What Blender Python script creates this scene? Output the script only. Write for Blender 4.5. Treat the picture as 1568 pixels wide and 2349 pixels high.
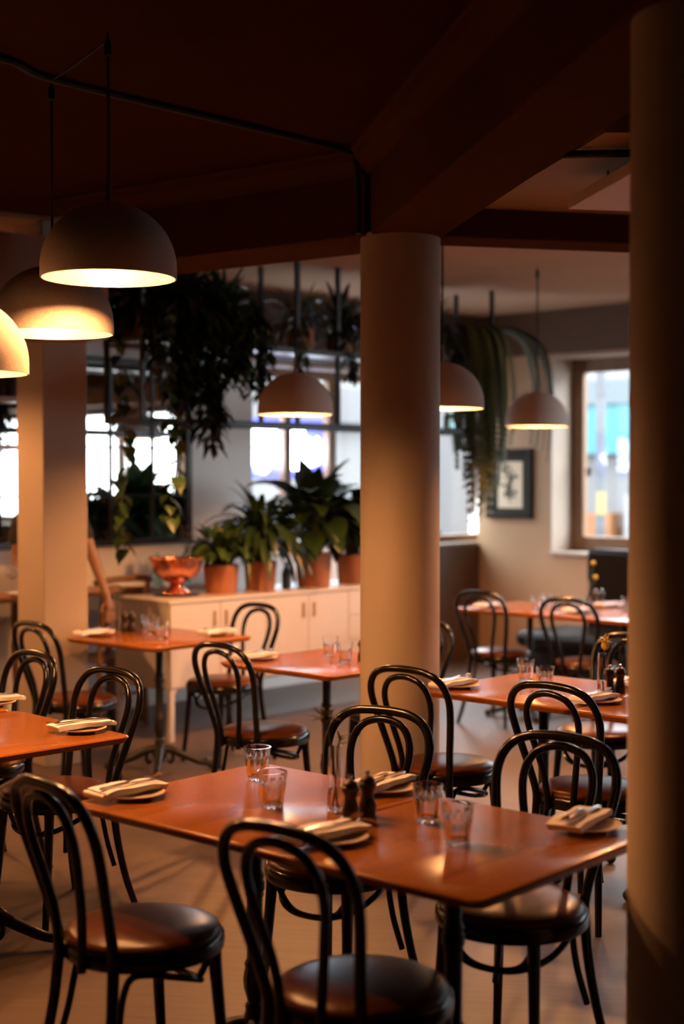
import bpy, math, random
from mathutils import Vector, Matrix
PI = math.pi
for o in list(bpy.data.objects):
    bpy.data.objects.remove(o, do_unlink=True)
S = bpy.context.scene
COL = S.collection

# ------------------------------------------------------------------ camera, world, exposure
cd = bpy.data.cameras.new('camera'); cam = bpy.data.objects.new('camera', cd); COL.objects.link(cam)
cam.location = (0, 0, 1.65)
cam.rotation_euler = (math.radians(90 - 1.396), 0, 0)
cd.sensor_fit = 'VERTICAL'; cd.sensor_height = 36.0; cd.lens = 50.0
cd.clip_start = 0.05; cd.clip_end = 200
cd.dof.use_dof = True; cd.dof.focus_distance = 4.9; cd.dof.aperture_fstop = 1.5
S.camera = cam
S.view_settings.view_transform = 'Standard'; S.view_settings.look = 'None'
S.view_settings.exposure = 0.0; S.view_settings.gamma = 1.0
S.view_settings.use_curve_mapping = False
S.cycles.use_denoising = True
S.cycles.sample_clamp_indirect = 8.0
S.cycles.max_bounces = 10; S.cycles.diffuse_bounces = 4; S.cycles.transmission_bounces = 10; S.cycles.transparent_max_bounces = 16
W = bpy.data.worlds.new('World'); S.world = W; W.use_nodes = True
bg = W.node_tree.nodes['Background']; bg.inputs[0].default_value = (.93, .95, 1.0, 1); bg.inputs[1].default_value = 19.0
BULB = 1350.0             # strength of the warm bulbs
WARM = (1.0, .415, .135)

# ------------------------------------------------------------------ materials
def mat(name, col, rough=.5, metal=0, col2=None, scale=8, stretch=(1, 1, 1), bump=0, spec=.5, coat=0, detail=4, lo=.35, hi=.7, bscale=None, trans=0, ior=1.5, emit=None, es=0):
    m = bpy.data.materials.new(name); m.use_nodes = True
    nt = m.node_tree; b = nt.nodes['Principled BSDF']
    b.inputs['Base Color'].default_value = (*col, 1); b.inputs['Roughness'].default_value = rough
    b.inputs['Metallic'].default_value = metal; b.inputs['Specular IOR Level'].default_value = spec
    b.inputs['Coat Weight'].default_value = coat; b.inputs['Coat Roughness'].default_value = .15
    b.inputs['Transmission Weight'].default_value = trans; b.inputs['IOR'].default_value = ior
    if emit:
        b.inputs['Emission Color'].default_value = (*emit, 1); b.inputs['Emission Strength'].default_value = es
    if col2 or bump:
        tc = nt.nodes.new('ShaderNodeTexCoord'); mp = nt.nodes.new('ShaderNodeMapping'); mp.inputs['Scale'].default_value = stretch
        nt.links.new(tc.outputs['Object'], mp.inputs['Vector'])
        nz = nt.nodes.new('ShaderNodeTexNoise'); nz.inputs['Scale'].default_value = scale; nz.inputs['Detail'].default_value = detail
        nt.links.new(mp.outputs[0], nz.inputs['Vector'])
        if col2:
            r = nt.nodes.new('ShaderNodeValToRGB'); r.color_ramp.elements[0].position = lo; r.color_ramp.elements[1].position = hi
            r.color_ramp.elements[0].color = (*col, 1); r.color_ramp.elements[1].color = (*col2, 1)
            nt.links.new(nz.outputs['Fac'], r.inputs[0]); nt.links.new(r.outputs[0], b.inputs['Base Color'])
        if bump:
            n2 = nz
            if bscale:
                n2 = nt.nodes.new('ShaderNodeTexNoise'); n2.inputs['Scale'].default_value = bscale; nt.links.new(mp.outputs[0], n2.inputs['Vector'])
            bp = nt.nodes.new('ShaderNodeBump'); bp.inputs['Strength'].default_value = bump; bp.inputs['Distance'].default_value = .01
            nt.links.new(n2.outputs['Fac'], bp.inputs['Height']); nt.links.new(bp.outputs[0], b.inputs['Normal'])
    return m
M = {}
M['paint'] = mat('warm off white paint', (0.4092, 0.3300, 0.2640), .55, col2=(0.4356, 0.3531, 0.2838), scale=3, bump=.04, bscale=60)
M['white'] = mat('white wall paint', (.84, .82, .80), .6, col2=(.87, .85, .83), scale=2)
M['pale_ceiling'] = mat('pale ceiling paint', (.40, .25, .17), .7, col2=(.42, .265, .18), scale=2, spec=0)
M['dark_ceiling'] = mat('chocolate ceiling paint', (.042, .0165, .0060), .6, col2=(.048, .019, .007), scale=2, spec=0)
M['beam'] = mat('dark brown beam paint', (.068, .029, .0135), .5, col2=(.076, .033, .0155), scale=2, spec=0)
M['tan'] = mat('tan ceiling paint', (.30, .18, .075), .7)
M['brown_wall'] = mat('brown wainscot paint', (.085, .045, .026), .5)
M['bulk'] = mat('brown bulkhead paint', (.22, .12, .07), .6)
M['upper_band'] = mat('dark brown upper band', (.12, .066, .036), .6)
M['tan_wall'] = mat('tan wall paint', (.46, .29, .165), .6, col2=(.48, .305, .175), scale=3)
M['frame_wood'] = mat('brown window frame', (.20, .105, .05), .45, col2=(.25, .135, .07), scale=10, stretch=(1, 1, .1))
M['black'] = mat('black lacquered bentwood', (.005, .004, .0035), .2, spec=.4)
M['iron'] = mat('black cast iron', (.014, .013, .013), .42, bump=.15, bscale=90, metal=.2)
M['steel_black'] = mat('black steel', (.012, .012, .013), .45)
M['leather'] = mat('brown leather', (.068, .018, .006), .29, col2=(.095, .027, .009), scale=9, bump=.02, bscale=120, spec=.14)
M['dark_leather'] = mat('dark green brown leather', (.010, .007, .005), .45, bump=.02, bscale=80, spec=.06)
M['napkin'] = mat('pale cotton napkin', (.84, .79, .86), .9, col2=(.88, .83, .90), scale=30, bump=.012, bscale=300, spec=.2)
M['plate'] = mat('cream stoneware', (.62, .50, .40), .3)
M['cutlery'] = mat('polished steel', (.75, .68, .60), .16, 1)
M['knob'] = mat('chrome', (.8, .8, .8), .12, 1)
M['mill'] = mat('dark turned wood', (.022, .012, .009), .35, col2=(.035, .018, .012), scale=12, stretch=(1, 1, .2))
M['terracotta'] = mat('terracotta', (0.3100, 0.1054, 0.0434), .8, col2=(0.3720, 0.1488, 0.0682), scale=7, bump=.1)
M['soil'] = mat('soil', (.02, .013, .009), .9, bump=.5, bscale=60)
M['copper'] = mat('hammered copper', (.93, .36, .22), .16, 1, bump=.6, bscale=38)
M['cabinet'] = mat('cream cabinet paint', (.53, .475, .44), .45)
M['handle'] = mat('brass recessed pull', (.36, .22, .12), .4, .4)
M['shade'] = mat('speckled grey felted shade', (.52, .44, .40), .9, col2=(.68, .59, .54), scale=300, bump=.04, bscale=420, spec=.15, lo=.4, hi=.62)
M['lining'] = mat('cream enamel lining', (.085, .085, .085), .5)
M['stem'] = mat('grey metal stem', (.30, .25, .22), .4, .6)
M['cord'] = mat('black fabric cord', (.008, .007, .007), .7)
M['bulb'] = mat('lit bulb', (1, .8, .5), .3, emit=WARM, es=BULB)
M['bulb_far'] = mat('lit bulb of the far lamps', (1, .8, .5), .3, emit=WARM, es=BULB*1.75)
M['leaf'] = mat('deep green leaf', (0.0120, 0.0300, 0.0072), .38, col2=(0.0240, 0.0510, 0.0108), scale=6)
M['leaf_fresh'] = mat('fresh green leaf', (0.0270, 0.0630, 0.0108), .4, col2=(0.0450, 0.0840, 0.0180), scale=6)
M['leaf_fern'] = mat('fern green', (.045, .050, .008), .6, col2=(.095, .085, .014), scale=5)
M['leaf_dark'] = mat('dark glossy leaf', (0.0063, 0.0135, 0.0040), .35, col2=(0.0126, 0.0225, 0.0063), scale=6)
M['thistle'] = mat('grey green thistle', (.075, .085, .045), .7)
M['yellow'] = mat('yellow flower', (.55, .42, .05), .7)
M['ochre_flower'] = mat('orange flower', (.55, .20, .05), .7)
M['stemgreen'] = mat('green stem', (.05, .075, .02), .6)
M['skin'] = mat('skin', (0.1890, 0.0900, 0.0540), .5)
M['cloth_black'] = mat('black cotton', (.012, .011, .012), .85)
M['hair'] = mat('dark hair', (.02, .012, .008), .5)
M['woodchair'] = mat('brown oiled wood', (.17, .085, .035), .4, col2=(.11, .05, .02), scale=12, stretch=(1, 1, .15))
M['console_wood'] = mat('brown console wood', (.34, .16, .06), .4, col2=(.26, .11, .04), scale=8, stretch=(.2, 1, 1))
M['print'] = mat('cream print paper', (.78, .66, .50), .8)
M['mat_board'] = mat('grey green mount', (.05, .046, .034), .9, spec=.1)
M['ink'] = mat('dark ink', (.05, .045, .03), .8)
M['frame_black'] = mat('black frame', (.012, .008, .006), .5, spec=.2)
M['shelf_pale'] = mat('pale lacquered shelf', (.70, .70, .72), .22)
M['facade_white'] = mat('white render facade', (0.1392, 0.1392, 0.1408), .8)
M['facade_grey'] = mat('grey render facade', (0.0888, 0.0888, 0.0928), .8)
M['facade_peach'] = mat('peach facade', (0.1392, 0.0960, 0.0704), .8)
M['cyan'] = mat('cyan shop board', (0.0224, 0.1144, 0.1480), .5)
M['slate'] = mat('blue grey board', (0.0616, 0.0776, 0.0888), .6)
M['orange_goods'] = mat('orange goods', (0.1520, 0.0608, 0.0200), .6)
M['yellow_goods'] = mat('yellow goods', (0.1712, 0.1448, 0.0496), .6)
M['red_goods'] = mat('red goods', (0.1248, 0.0240, 0.0184), .6)
M['post_grey'] = mat('grey street metal', (0.049, 0.054, 0.064), .5)
M['asphalt'] = mat('pavement', (0.0540, 0.0540, 0.0558), .85)
M['neon'] = mat('white neon tube', (1, 1, 1), .3, emit=(.80, .90, 1.0), es=20)
M['neon_blue'] = mat('blue lit backing', (.1, .1, .5), .4, emit=(.16, .18, .95), es=1.1)
M['water'] = mat('water', (.9, .85, .75), .02, trans=1, ior=1.33)
M['glass'] = mat('clear glass', (1, 1, 1), .01, trans=1, ior=1.52)
M['glass_green'] = mat('green glass', (.55, .85, .75), .02, trans=1, ior=1.45)
M['panel'] = mat('pale panel', (.62, .48, .42), .6)

def thin_glass():
    m = bpy.data.materials.new('window glass'); m.use_nodes = True; nt = m.node_tree
    nt.nodes.remove(nt.nodes['Principled BSDF'])
    o = nt.nodes['Material Output']; mx = nt.nodes.new('ShaderNodeMixShader'); t = nt.nodes.new('ShaderNodeBsdfTransparent'); g = nt.nodes.new('ShaderNodeBsdfGlossy')
    lw_ = nt.nodes.new('ShaderNodeLayerWeight'); lw_.inputs[0].default_value = .5; pw = nt.nodes.new('ShaderNodeMath'); pw.operation = 'POWER'; pw.inputs[1].default_value = 5.0
    f = nt.nodes.new('ShaderNodeMath'); f.operation = 'MULTIPLY_ADD'; f.inputs[1].default_value = .95; f.inputs[2].default_value = .04
    nt.links.new(lw_.outputs['Facing'], pw.inputs[0]); nt.links.new(pw.outputs[0], f.inputs[0]); g.inputs['Roughness'].default_value = .02
    t.inputs[0].default_value = (.94, .97, .97, 1)
    nt.links.new(f.outputs[0], mx.inputs[0]); nt.links.new(t.outputs[0], mx.inputs[1]); nt.links.new(g.outputs[0], mx.inputs[2]); nt.links.new(mx.outputs[0], o.inputs[0])
    return m
M['pane'] = thin_glass()
M['mirror'] = mat('mirror', (.48, .48, .46), .02, 1)

def wood_top():
    m = bpy.data.materials.new('orange brown timber'); m.use_nodes = True; nt = m.node_tree; b = nt.nodes['Principled BSDF']
    tc = nt.nodes.new('ShaderNodeTexCoord'); oi = nt.nodes.new('ShaderNodeObjectInfo')
    ad = nt.nodes.new('ShaderNodeVectorMath'); ad.operation = 'ADD'
    sc = nt.nodes.new('ShaderNodeVectorMath'); sc.operation = 'SCALE'; sc.inputs['Scale'].default_value = 5.0
    cb = nt.nodes.new('ShaderNodeCombineXYZ'); nt.links.new(oi.outputs['Random'], cb.inputs[0]); nt.links.new(oi.outputs['Random'], cb.inputs[1])
    nt.links.new(cb.outputs[0], sc.inputs[0])
    nt.links.new(tc.outputs['Object'], ad.inputs[0]); nt.links.new(sc.outputs[0], ad.inputs[1])
    mp = nt.nodes.new('ShaderNodeMapping'); mp.inputs['Scale'].default_value = (.9, 6, 6); nt.links.new(ad.outputs[0], mp.inputs[0])
    n1 = nt.nodes.new('ShaderNodeTexNoise'); n1.inputs['Scale'].default_value = 1.6; n1.inputs['Detail'].default_value = 8; n1.inputs['Distortion'].default_value = .5
    n2 = nt.nodes.new('ShaderNodeTexNoise'); n2.inputs['Scale'].default_value = 14; n2.inputs['Detail'].default_value = 3
    nt.links.new(mp.outputs[0], n1.inputs['Vector']); nt.links.new(mp.outputs[0], n2.inputs['Vector'])
    r = nt.nodes.new('ShaderNodeValToRGB'); e = r.color_ramp.elements
    e[0].position = .12; e[0].color = (.12, .038, .008, 1); e[1].position = .75; e[1].color = (.36, .125, .022, 1)
    k = e.new(.42); k.color = (.28, .090, .015, 1)
    nt.links.new(n1.outputs['Fac'], r.inputs[0])
    mx = nt.nodes.new('ShaderNodeMixRGB'); mx.blend_type = 'MULTIPLY'; mx.inputs[0].default_value = .18
    r2 = nt.nodes.new('ShaderNodeValToRGB'); r2.color_ramp.elements[0].position = .35; r2.color_ramp.elements[0].color = (.55, .5, .45, 1); r2.color_ramp.elements[1].position = .6
    nt.links.new(n2.outputs['Fac'], r2.inputs[0]); nt.links.new(r.outputs[0], mx.inputs[1]); nt.links.new(r2.outputs[0], mx.inputs[2])
    nt.links.new(mx.outputs[0], b.inputs['Base Color']); b.inputs['Roughness'].default_value = .22; b.inputs['Specular IOR Level'].default_value = .16
    return m
M['wood'] = wood_top()
M['wood_edge'] = mat('timber edge', (.40, .13, .035), .4, col2=(.30, .085, .022), scale=20, stretch=(.2, 1, 1))

def floor_mat():
    m = bpy.data.materials.new('pale plank floor'); m.use_nodes = True; nt = m.node_tree; b = nt.nodes['Principled BSDF']
    tc = nt.nodes.new('ShaderNodeTexCoord'); mp = nt.nodes.new('ShaderNodeMapping'); mp.inputs['Rotation'].default_value = (0, 0, math.radians(8))
    nt.links.new(tc.outputs['Object'], mp.inputs[0])
    br = nt.nodes.new('ShaderNodeTexBrick'); br.inputs['Scale'].default_value = 1.0; br.inputs['Brick Width'].default_value = 1.5; br.inputs['Row Height'].default_value = .22
    br.inputs['Mortar Size'].default_value = .0015; br.inputs['Color1'].default_value = (.098, .066, .051, 1); br.inputs['Color2'].default_value = (.110, .074, .058, 1); br.inputs['Mortar'].default_value = (.07, .047, .037, 1)
    nt.links.new(mp.outputs[0], br.inputs['Vector'])
    m2 = nt.nodes.new('ShaderNodeMapping'); m2.inputs['Scale'].default_value = (1.2, 14, 1); nt.links.new(mp.outputs[0], m2.inputs[0])
    n = nt.nodes.new('ShaderNodeTexNoise'); n.inputs['Scale'].default_value = 2.2; n.inputs['Detail'].default_value = 6; nt.links.new(m2.outputs[0], n.inputs['Vector'])
    r = nt.nodes.new('ShaderNodeValToRGB'); r.color_ramp.elements[0].position = .32; r.color_ramp.elements[0].color = (.74, .71, .68, 1); r.color_ramp.elements[1].position = .62
    nt.links.new(n.outputs['Fac'], r.inputs[0])
    mx = nt.nodes.new('ShaderNodeMixRGB'); mx.blend_type = 'MULTIPLY'; mx.inputs[0].default_value = .7
    nt.links.new(br.outputs['Color'], mx.inputs[1]); nt.links.new(r.outputs[0], mx.inputs[2]); nt.links.new(mx.outputs[0], b.inputs['Base Color'])
    b.inputs['Roughness'].default_value = .5
    return m
M['floor'] = floor_mat()

# ------------------------------------------------------------------ mesh helpers
class MB:
    def __init__(s): s.v = []; s.f = []
    def box(s, x0, x1, y0, y1, z0, z1):
        b = len(s.v); s.v += [Vector(p) for p in ((x0,y0,z0),(x1,y0,z0),(x1,y1,z0),(x0,y1,z0),(x0,y0,z1),(x1,y0,z1),(x1,y1,z1),(x0,y1,z1))]
        s.f += [tuple(b+i for i in q) for q in ((0,3,2,1),(4,5,6,7),(0,1,5,4),(1,2,6,5),(2,3,7,6),(3,0,4,7))]; return s
    def prism(s, poly, z0, z1):
        b = len(s.v); n = len(poly)
        s.v += [Vector((x, y, z0)) for x, y in poly] + [Vector((x, y, z1)) for x, y in poly]
        s.f.append(tuple(b+i for i in reversed(range(n)))); s.f.append(tuple(b+n+i for i in range(n)))
        s.f += [(b+i, b+(i+1) % n, b+n+(i+1) % n, b+n+i) for i in range(n)]; return s
    def lathe(s, prof, seg=32, at=(0, 0, 0), mod=None, cap0=True, cap1=True):
        b = len(s.v); n = len(prof)
        for r, z in prof:
            for k in range(seg):
                a = 2*PI*k/seg; rr = r*(mod(a, r, z) if mod else 1)
                s.v.append(Vector((at[0]+rr*math.cos(a), at[1]+rr*math.sin(a), at[2]+z)))
        for i in range(n-1):
            for k in range(seg):
                s.f.append((b+i*seg+k, b+i*seg+(k+1) % seg, b+(i+1)*seg+(k+1) % seg, b+(i+1)*seg+k))
        if cap0: s.f.append(tuple(b+k for k in reversed(range(seg))))
        if cap1: s.f.append(tuple(b+(n-1)*seg+k for k in range(seg)))
        return s
    def tube(s, path, rad, seg=10, closed=False, cap=True):
        P = [Vector(p) for p in path]; n = len(P)
        R = rad if isinstance(rad, (list, tuple)) else [rad]*n
        b = len(s.v); ref = None
        for i in range(n):
            if closed: t = P[(i+1) % n]-P[i-1]
            else: t = P[min(i+1, n-1)]-P[max(i-1, 0)]
            t.normalize()
            if ref is None:
                ref = Vector((0, 0, 1)) if abs(t.z) < .9 else Vector((1, 0, 0))
            u = (ref-t*ref.dot(t))
            if u.length < 1e-6: u = t.orthogonal()
            u.normalize(); w = t.cross(u); ref = u
            for k in range(seg):
                a = 2*PI*k/seg; s.v.append(P[i]+(u*math.cos(a)+w*math.sin(a))*R[i])
        for i in range(n if closed else n-1):
            j = (i+1) % n
            for k in range(seg):
                s.f.append((b+i*seg+k, b+i*seg+(k+1) % seg, b+j*seg+(k+1) % seg, b+j*seg+k))
        if cap and not closed:
            s.f.append(tuple(b+k for k in reversed(range(seg)))); s.f.append(tuple(b+(n-1)*seg+k for k in range(seg)))
        return s
    def ball(s, c, r, seg=12, rings=8, sc=(1, 1, 1)):
        prof = [(max(1e-4, r*math.sin(PI*i/rings)), -r*math.cos(PI*i/rings)) for i in range(rings+1)]
        b = len(s.v); s.lathe(prof, seg)
        for i in range(b, len(s.v)):
            v = s.v[i]; s.v[i] = Vector((v.x*sc[0]+c[0], v.y*sc[1]+c[1], v.z*sc[2]+c[2]))
        return s
    def leaf(s, base, d, up, L, Wd, droop=.5, n=6, fold=.25, shape='lance'):
        """one leaf blade: a folded strip that arches over by droop"""
        p = Vector(base); d = Vector(d).normalized(); up = Vector(up); b = len(s.v); st = L/n
        for i in range(n+1):
            t = i/n
            side = d.cross(up)
            if side.length < 1e-4: side = d.orthogonal()
            side.normalize(); nn = side.cross(d).normalized()
            if shape == 'heart': w = Wd*(math.sin(PI*min(1, t*.8+.22))**.8)*(1-t**4)+.001
            elif shape == 'broad': w = Wd*math.sin(PI*(t*.9+.08))**.9+.001
            else: w = Wd*math.sin(PI*min(1, t*.93+.06))**.75*(1-.35*t)+.001
            s.v += [p-side*w*.5+nn*fold*w, p.copy(), p+side*w*.5+nn*fold*w]
            d = (d+Vector((0, 0, -1))*droop/n).normalized(); p = p+d*st
        for i in range(n):
            q = b+3*i; s.f += [(q, q+1, q+4, q+3), (q+1, q+2, q+5, q+4)]
        return s
    def xf(s, mtx, start=0):
        for i in range(start, len(s.v)): s.v[i] = mtx @ s.v[i]
        return s
    def build(s, name, m, parent=None, smooth=True, bevel=0, solid=0):
        me = bpy.data.meshes.new(name); me.from_pydata([tuple(v) for v in s.v], [], s.f); me.update()
        me.materials.append(M[m] if isinstance(m, str) else m)
        o = bpy.data.objects.new(name, me); COL.objects.link(o)
        if parent: o.parent = parent
        if solid:
            sm = o.modifiers.new('solid', 'SOLIDIFY'); sm.thickness = solid
        if bevel:
            bv = o.modifiers.new('bevel', 'BEVEL'); bv.width = bevel; bv.segments = 2; bv.limit_method = 'ANGLE'; bv.angle_limit = math.radians(40)
        if smooth:
            for p in me.polygons: p.use_smooth = True
            try: me.set_sharp_from_angle(angle=math.radians(42))
            except Exception: pass
        return o
def cat(pts, n=8):
    """Catmull-Rom through points"""
    P = [Vector(p) for p in pts]; out = []
    for i in range(len(P)-1):
        a = P[i-1] if i > 0 else P[i]*2-P[i+1]; b = P[i]; c = P[i+1]; d = P[i+2] if i+2 < len(P) else P[i+1]*2-P[i]
        for k in range(n):
            t = k/n; out.append(.5*((2*b)+(c-a)*t+(2*a-5*b+4*c-d)*t*t+(3*b-a-3*c+d)*t**3))
    out.append(P[-1]); return out
def tag(o, label, catg, group=None, kind=None):
    o['label'] = label; o['category'] = catg
    if group: o['group'] = group
    if kind: o['kind'] = kind
    return o
def thing(name, label, catg, loc=(0, 0, 0), rot=0, group=None):
    o = bpy.data.objects.new(name, None); o.empty_display_size = .1; COL.objects.link(o)
    o.location = loc; o.rotation_euler = (0, 0, math.radians(rot)); return tag(o, label, catg, group)
def struct(o): o['kind'] = 'structure'; return o
def dup(root, label, loc, rot=None, group=None):
    kids = {}
    for ob in list(COL.objects):
        if ob.parent: kids.setdefault(ob.parent, []).append(ob)
    def cp(o, par):
        c = o.copy(); COL.objects.link(c)
        if par: c.parent = par
        for k in kids.get(o, []): cp(k, c)
        return c
    r = cp(root, None); r.location = loc
    if rot is not None: r.rotation_euler = (0, 0, math.radians(rot))
    r['label'] = label
    if group: r['group'] = group
    return r
def place(o, loc, rot): o.location = loc; o.rotation_euler = (0, 0, math.radians(rot)); return o
def U(a): a = math.radians(a); return Vector((math.cos(a), math.sin(a)))

# ------------------------------------------------------------------ the room
struct(MB().prism([(-5.3, -3.3), (8.3, -3.3), (8.3, 6.6), (1.24, 13.42), (-5.3, 6.9)], -.1, 0).build('floor', 'floor', smooth=False))
# ceilings (chocolate bay over the front tables, pale bay behind, tan bay to the right)
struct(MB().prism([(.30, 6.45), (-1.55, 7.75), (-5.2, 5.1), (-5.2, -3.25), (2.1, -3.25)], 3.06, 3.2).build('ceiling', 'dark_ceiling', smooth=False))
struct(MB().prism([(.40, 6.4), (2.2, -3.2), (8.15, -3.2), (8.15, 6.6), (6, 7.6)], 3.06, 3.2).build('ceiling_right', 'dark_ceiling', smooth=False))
struct(MB().prism([(.60, 6.30), (.90, 4.9), (8.0, 4.9), (8.0, 6.5), (6.9, 7.6)], 2.83, 2.95).build('ceiling_tan', 'tan', smooth=False))
struct(MB().prism([(.35, 6.35), (8.3, 6.4), (8.3, 6.6), (1.24, 13.42), (-5.3, 6.7), (-5.3, 5.0), (-1.6, 7.7)], 3.10, 3.22).build('ceiling_pale', 'pale_ceiling', smooth=False))

def beam(name, p, ang, L, w, z0, z1, m='beam', side=1):
    """beam whose visible lower edge starts at p and runs along ang; its width goes to the left (side=1) or right"""
    o = MB().box(0, L, 0 if side > 0 else -w, w if side > 0 else 0, z0, z1).build(name, m, smooth=False, bevel=.006)
    o.location = (p[0], p[1], 0); o.rotation_euler = (0, 0, math.radians(ang)); return struct(o)
beam('trim_1', (.10, 6.20), 144.3, 1.85, .42, 2.70, 3.12, side=-1)            # beam from the column to the left
beam('trim_2', (.123, 6.17), -79.7, 9.6, .325, 2.70, 3.12, side=1)             # beam from the column towards the camera
beam('trim_3', (.30, 6.20), 13.0, 8.0, .24, 2.70, 3.12, side=1)                # beam from the column to the right
beam('trim_4', (-1.30, 7.96), 217, 4.6, .40, 2.42, 2.955, 'bulk', side=-1)     # bulkhead over the bar
def cornice(name, p, ang, L, flip):
    prof = [(0, .105), (0, 0), (.018, 0), (.024, .012), (.03, .02), (.05, .03), (.075, .055), (.088, .085), (.10, .09), (.10, .105)]
    mb = MB(); n = len(prof); s = -1 if flip else 1
    for x in (0, L):
        for (d, h) in prof: mb.v.append(Vector((x, s*d, 2.955+h)))
    for i in range(n):
        j = (i+1) % n; mb.f.append((i, j, n+j, n+i))
    o = mb.build(name, 'beam', smooth=False); o.location = (p[0], p[1], 0); o.rotation_euler = (0, 0, math.radians(ang)); return struct(o)
cornice('trim_5', (.10, 6.20), 144.3, 1.85, False)
cornice('trim_6', (.123, 6.17), -79.7, 9.6, True)

def wall(name, p, ang, t0, t1, th, H, openings, m):
    """wall along ang through p; its room face is y=0 locally and it gets thicker outwards (+y)"""
    mb = MB(); ts = t0
    for (a, b, z0, z1) in sorted(openings):
        mb.box(ts, a, 0, th, 0, H); mb.box(a, b, 0, th, 0, z0); mb.box(a, b, 0, th, z1, H); ts = b
    mb.box(ts, t1, 0, th, 0, H)
    o = mb.build(name, m, smooth=False); o.location = (p[0], p[1], 0); o.rotation_euler = (0, 0, math.radians(ang)); return struct(o)
P1 = (.872, 12.60); P2 = (1.237, 12.978); A1 = 46; A2 = -44
WIN1 = [(-2.25, -.42, 1.06, 2.52), (-.13, .90, 1.06, 2.52)]
WIN2 = [(.81, 2.55, 1.0, 2.70), (2.95, 8.6, 1.05, 2.50)]
wall('wall_back', P1, A1, -8.2, .93, .40, 3.2, WIN1, 'white')
wall('wall_right', P2, A2, 0, 9.6, .40, 3.2, WIN2, 'tan_wall')
o = MB().box(.81, .822, .0, .30, 1.0, 2.70).box(.822, 2.55, .0, .30, 2.688, 2.70).build('trim_9', 'paint', smooth=False); place(o, (P2[0], P2[1], 0), A2); struct(o)
lw = P1[0]-8.2*U(A1).x, P1[1]-8.2*U(A1).y
rw = P2[0]+9.6*U(A2).x, P2[1]+9.6*U(A2).y
struct(MB().prism([(lw[0], lw[1]+.5), (lw[0]-.2, lw[1]+.3), (-4.9, -3.2), (-4.7, -3.2), (lw[0]+.2, lw[1])], 0, 3.2).build('wall_left', 'paint', smooth=False))
struct(MB().box(-5, 8.4, -3.3, -3.1, 0, 3.2).build('wall_front', 'bulk', smooth=False))
struct(MB().prism([(rw[0]-.1, rw[1]+.3), (7.9, -3.2), (8.1, -3.2), (rw[0]+.2, rw[1]+.3)], 0, 3.2).build('wall_side', 'bulk', smooth=False))
# brown wainscot under the back windows
o = MB().box(-.2, .525, -.02, 0, 0, 1.04).build('trim_7', 'brown_wall', smooth=False); place(o, (P1[0], P1[1], 0), A1); struct(o)

o = MB().box(-3.6, .92, -.03, .0, 2.56, 3.12).build('trim_8', 'upper_band', smooth=False); place(o, (P1[0], P1[1], 0), A1); struct(o)  # thin dark brown band along the top of the back wall
o = MB().box(0, 9.4, -.03, .0, 2.72, 3.12).build('trim_10', 'upper_band', smooth=False); place(o, (P2[0], P2[1], 0), A2); struct(o)  # same dark brown band across the top of the right wall
def window(i, p, ang, a, b, z0, z1, splits, yo, fw=.07):
    root = bpy.data.objects.new('window_%d' % i, None); COL.objects.link(root); place(root, (p[0], p[1], 0), ang); struct(root)
    mb = MB()
    mb.box(a, a+fw, yo, yo+.07, z0, z1).box(b-fw, b, yo, yo+.07, z0, z1).box(a+fw, b-fw, yo, yo+.07, z0, z0+fw).box(a+fw, b-fw, yo, yo+.07, z1-fw, z1)
    for sp, w in splits: mb.box(sp-w/2, sp+w/2, yo, yo+.07, z0+fw, z1-fw)
    mb.build('window_frame', 'frame_wood', root, smooth=False, bevel=.006)
    MB().box(a+fw*.5, b-fw*.5, yo+.03, yo+.036, z0+fw*.5, z1-fw*.5).build('pane', 'pane', root, smooth=False)
    MB().box(a-.0, b+.0, (-.03 if i != 2 else .0), yo, z0-.03, z0+.002).build('window_sill', 'paint', root, smooth=False, bevel=.004)
    return root
window(1, P1, A1, -2.25, -.42, 1.06, 2.52, [(-1.75, .075), (-1.24, .09), (-.8, .06)], .12)
window(2, P1, A1, -.13, .90, 1.06, 2.52, [], .12)
window(3, P2, A2, .81, 2.55, 1.0, 2.70, [(1.70, .06)], .30, .13)
window(4, P2, A2, 2.95, 8.6, 1.05, 2.50, [(4.1, .10), (4.7, .10), (5.8, .10), (7.2, .10)], .30, .10)
o = MB().ball((1.02, .29, 1.72), .022, 10, 8).box(1.01, 1.03, .25, .30, 1.66, 1.73).build('window_latch', 'steel_black'); o.parent = bpy.data.objects['window_3']
# daylight portals at the window openings (guide the sky light in)
for p, ang, wins in ((P1, A1, WIN1), (P2, A2, WIN2)):
    for (a, b, z0, z1) in wins:
        ld = bpy.data.lights.new('daylight_portal', 'AREA'); ld.shape = 'RECTANGLE'; ld.size = b-a; ld.size_y = z1-z0; ld.cycles.is_portal = True
        lo = bpy.data.objects.new('daylight_portal', ld); COL.objects.link(lo)
        c = Vector((p[0], p[1], (z0+z1)/2))+Vector((*(U(ang)*((a+b)/2)), 0))+Vector((*(U(ang+90)*.42), 0))
        lo.location = c; lo.rotation_euler = (math.radians(90), 0, math.radians(ang+180)) if False else Vector((*(-U(ang+90)), 0)).to_track_quat('-Z', 'Y').to_euler()

# round columns, square pillar
def column(name, c, r, h, label):
    o = MB().lathe([(r, 0), (r, h-.004), (r-.004, h)], 64).build(name, 'paint'); o.location = (c[0], c[1], 0); return tag(o, label, 'column')
column('round_column', (.257, 6.30), .176, 2.715, 'pale round column in the middle of the room, below the beam junction')
column('round_column.001', (.846, 3.28), .182, 2.715, 'shadowed round column at the right edge, nearest the camera')
o = MB().prism([(-1.69, 8.05), (-1.464, 8.186), (-1.672, 8.463), (-1.902, 8.325)], 0, 3.1).build('square_pillar', 'paint', smooth=False, bevel=.006)
tag(o, 'pale square pillar at left with one face lit orange', 'pillar')

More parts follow.
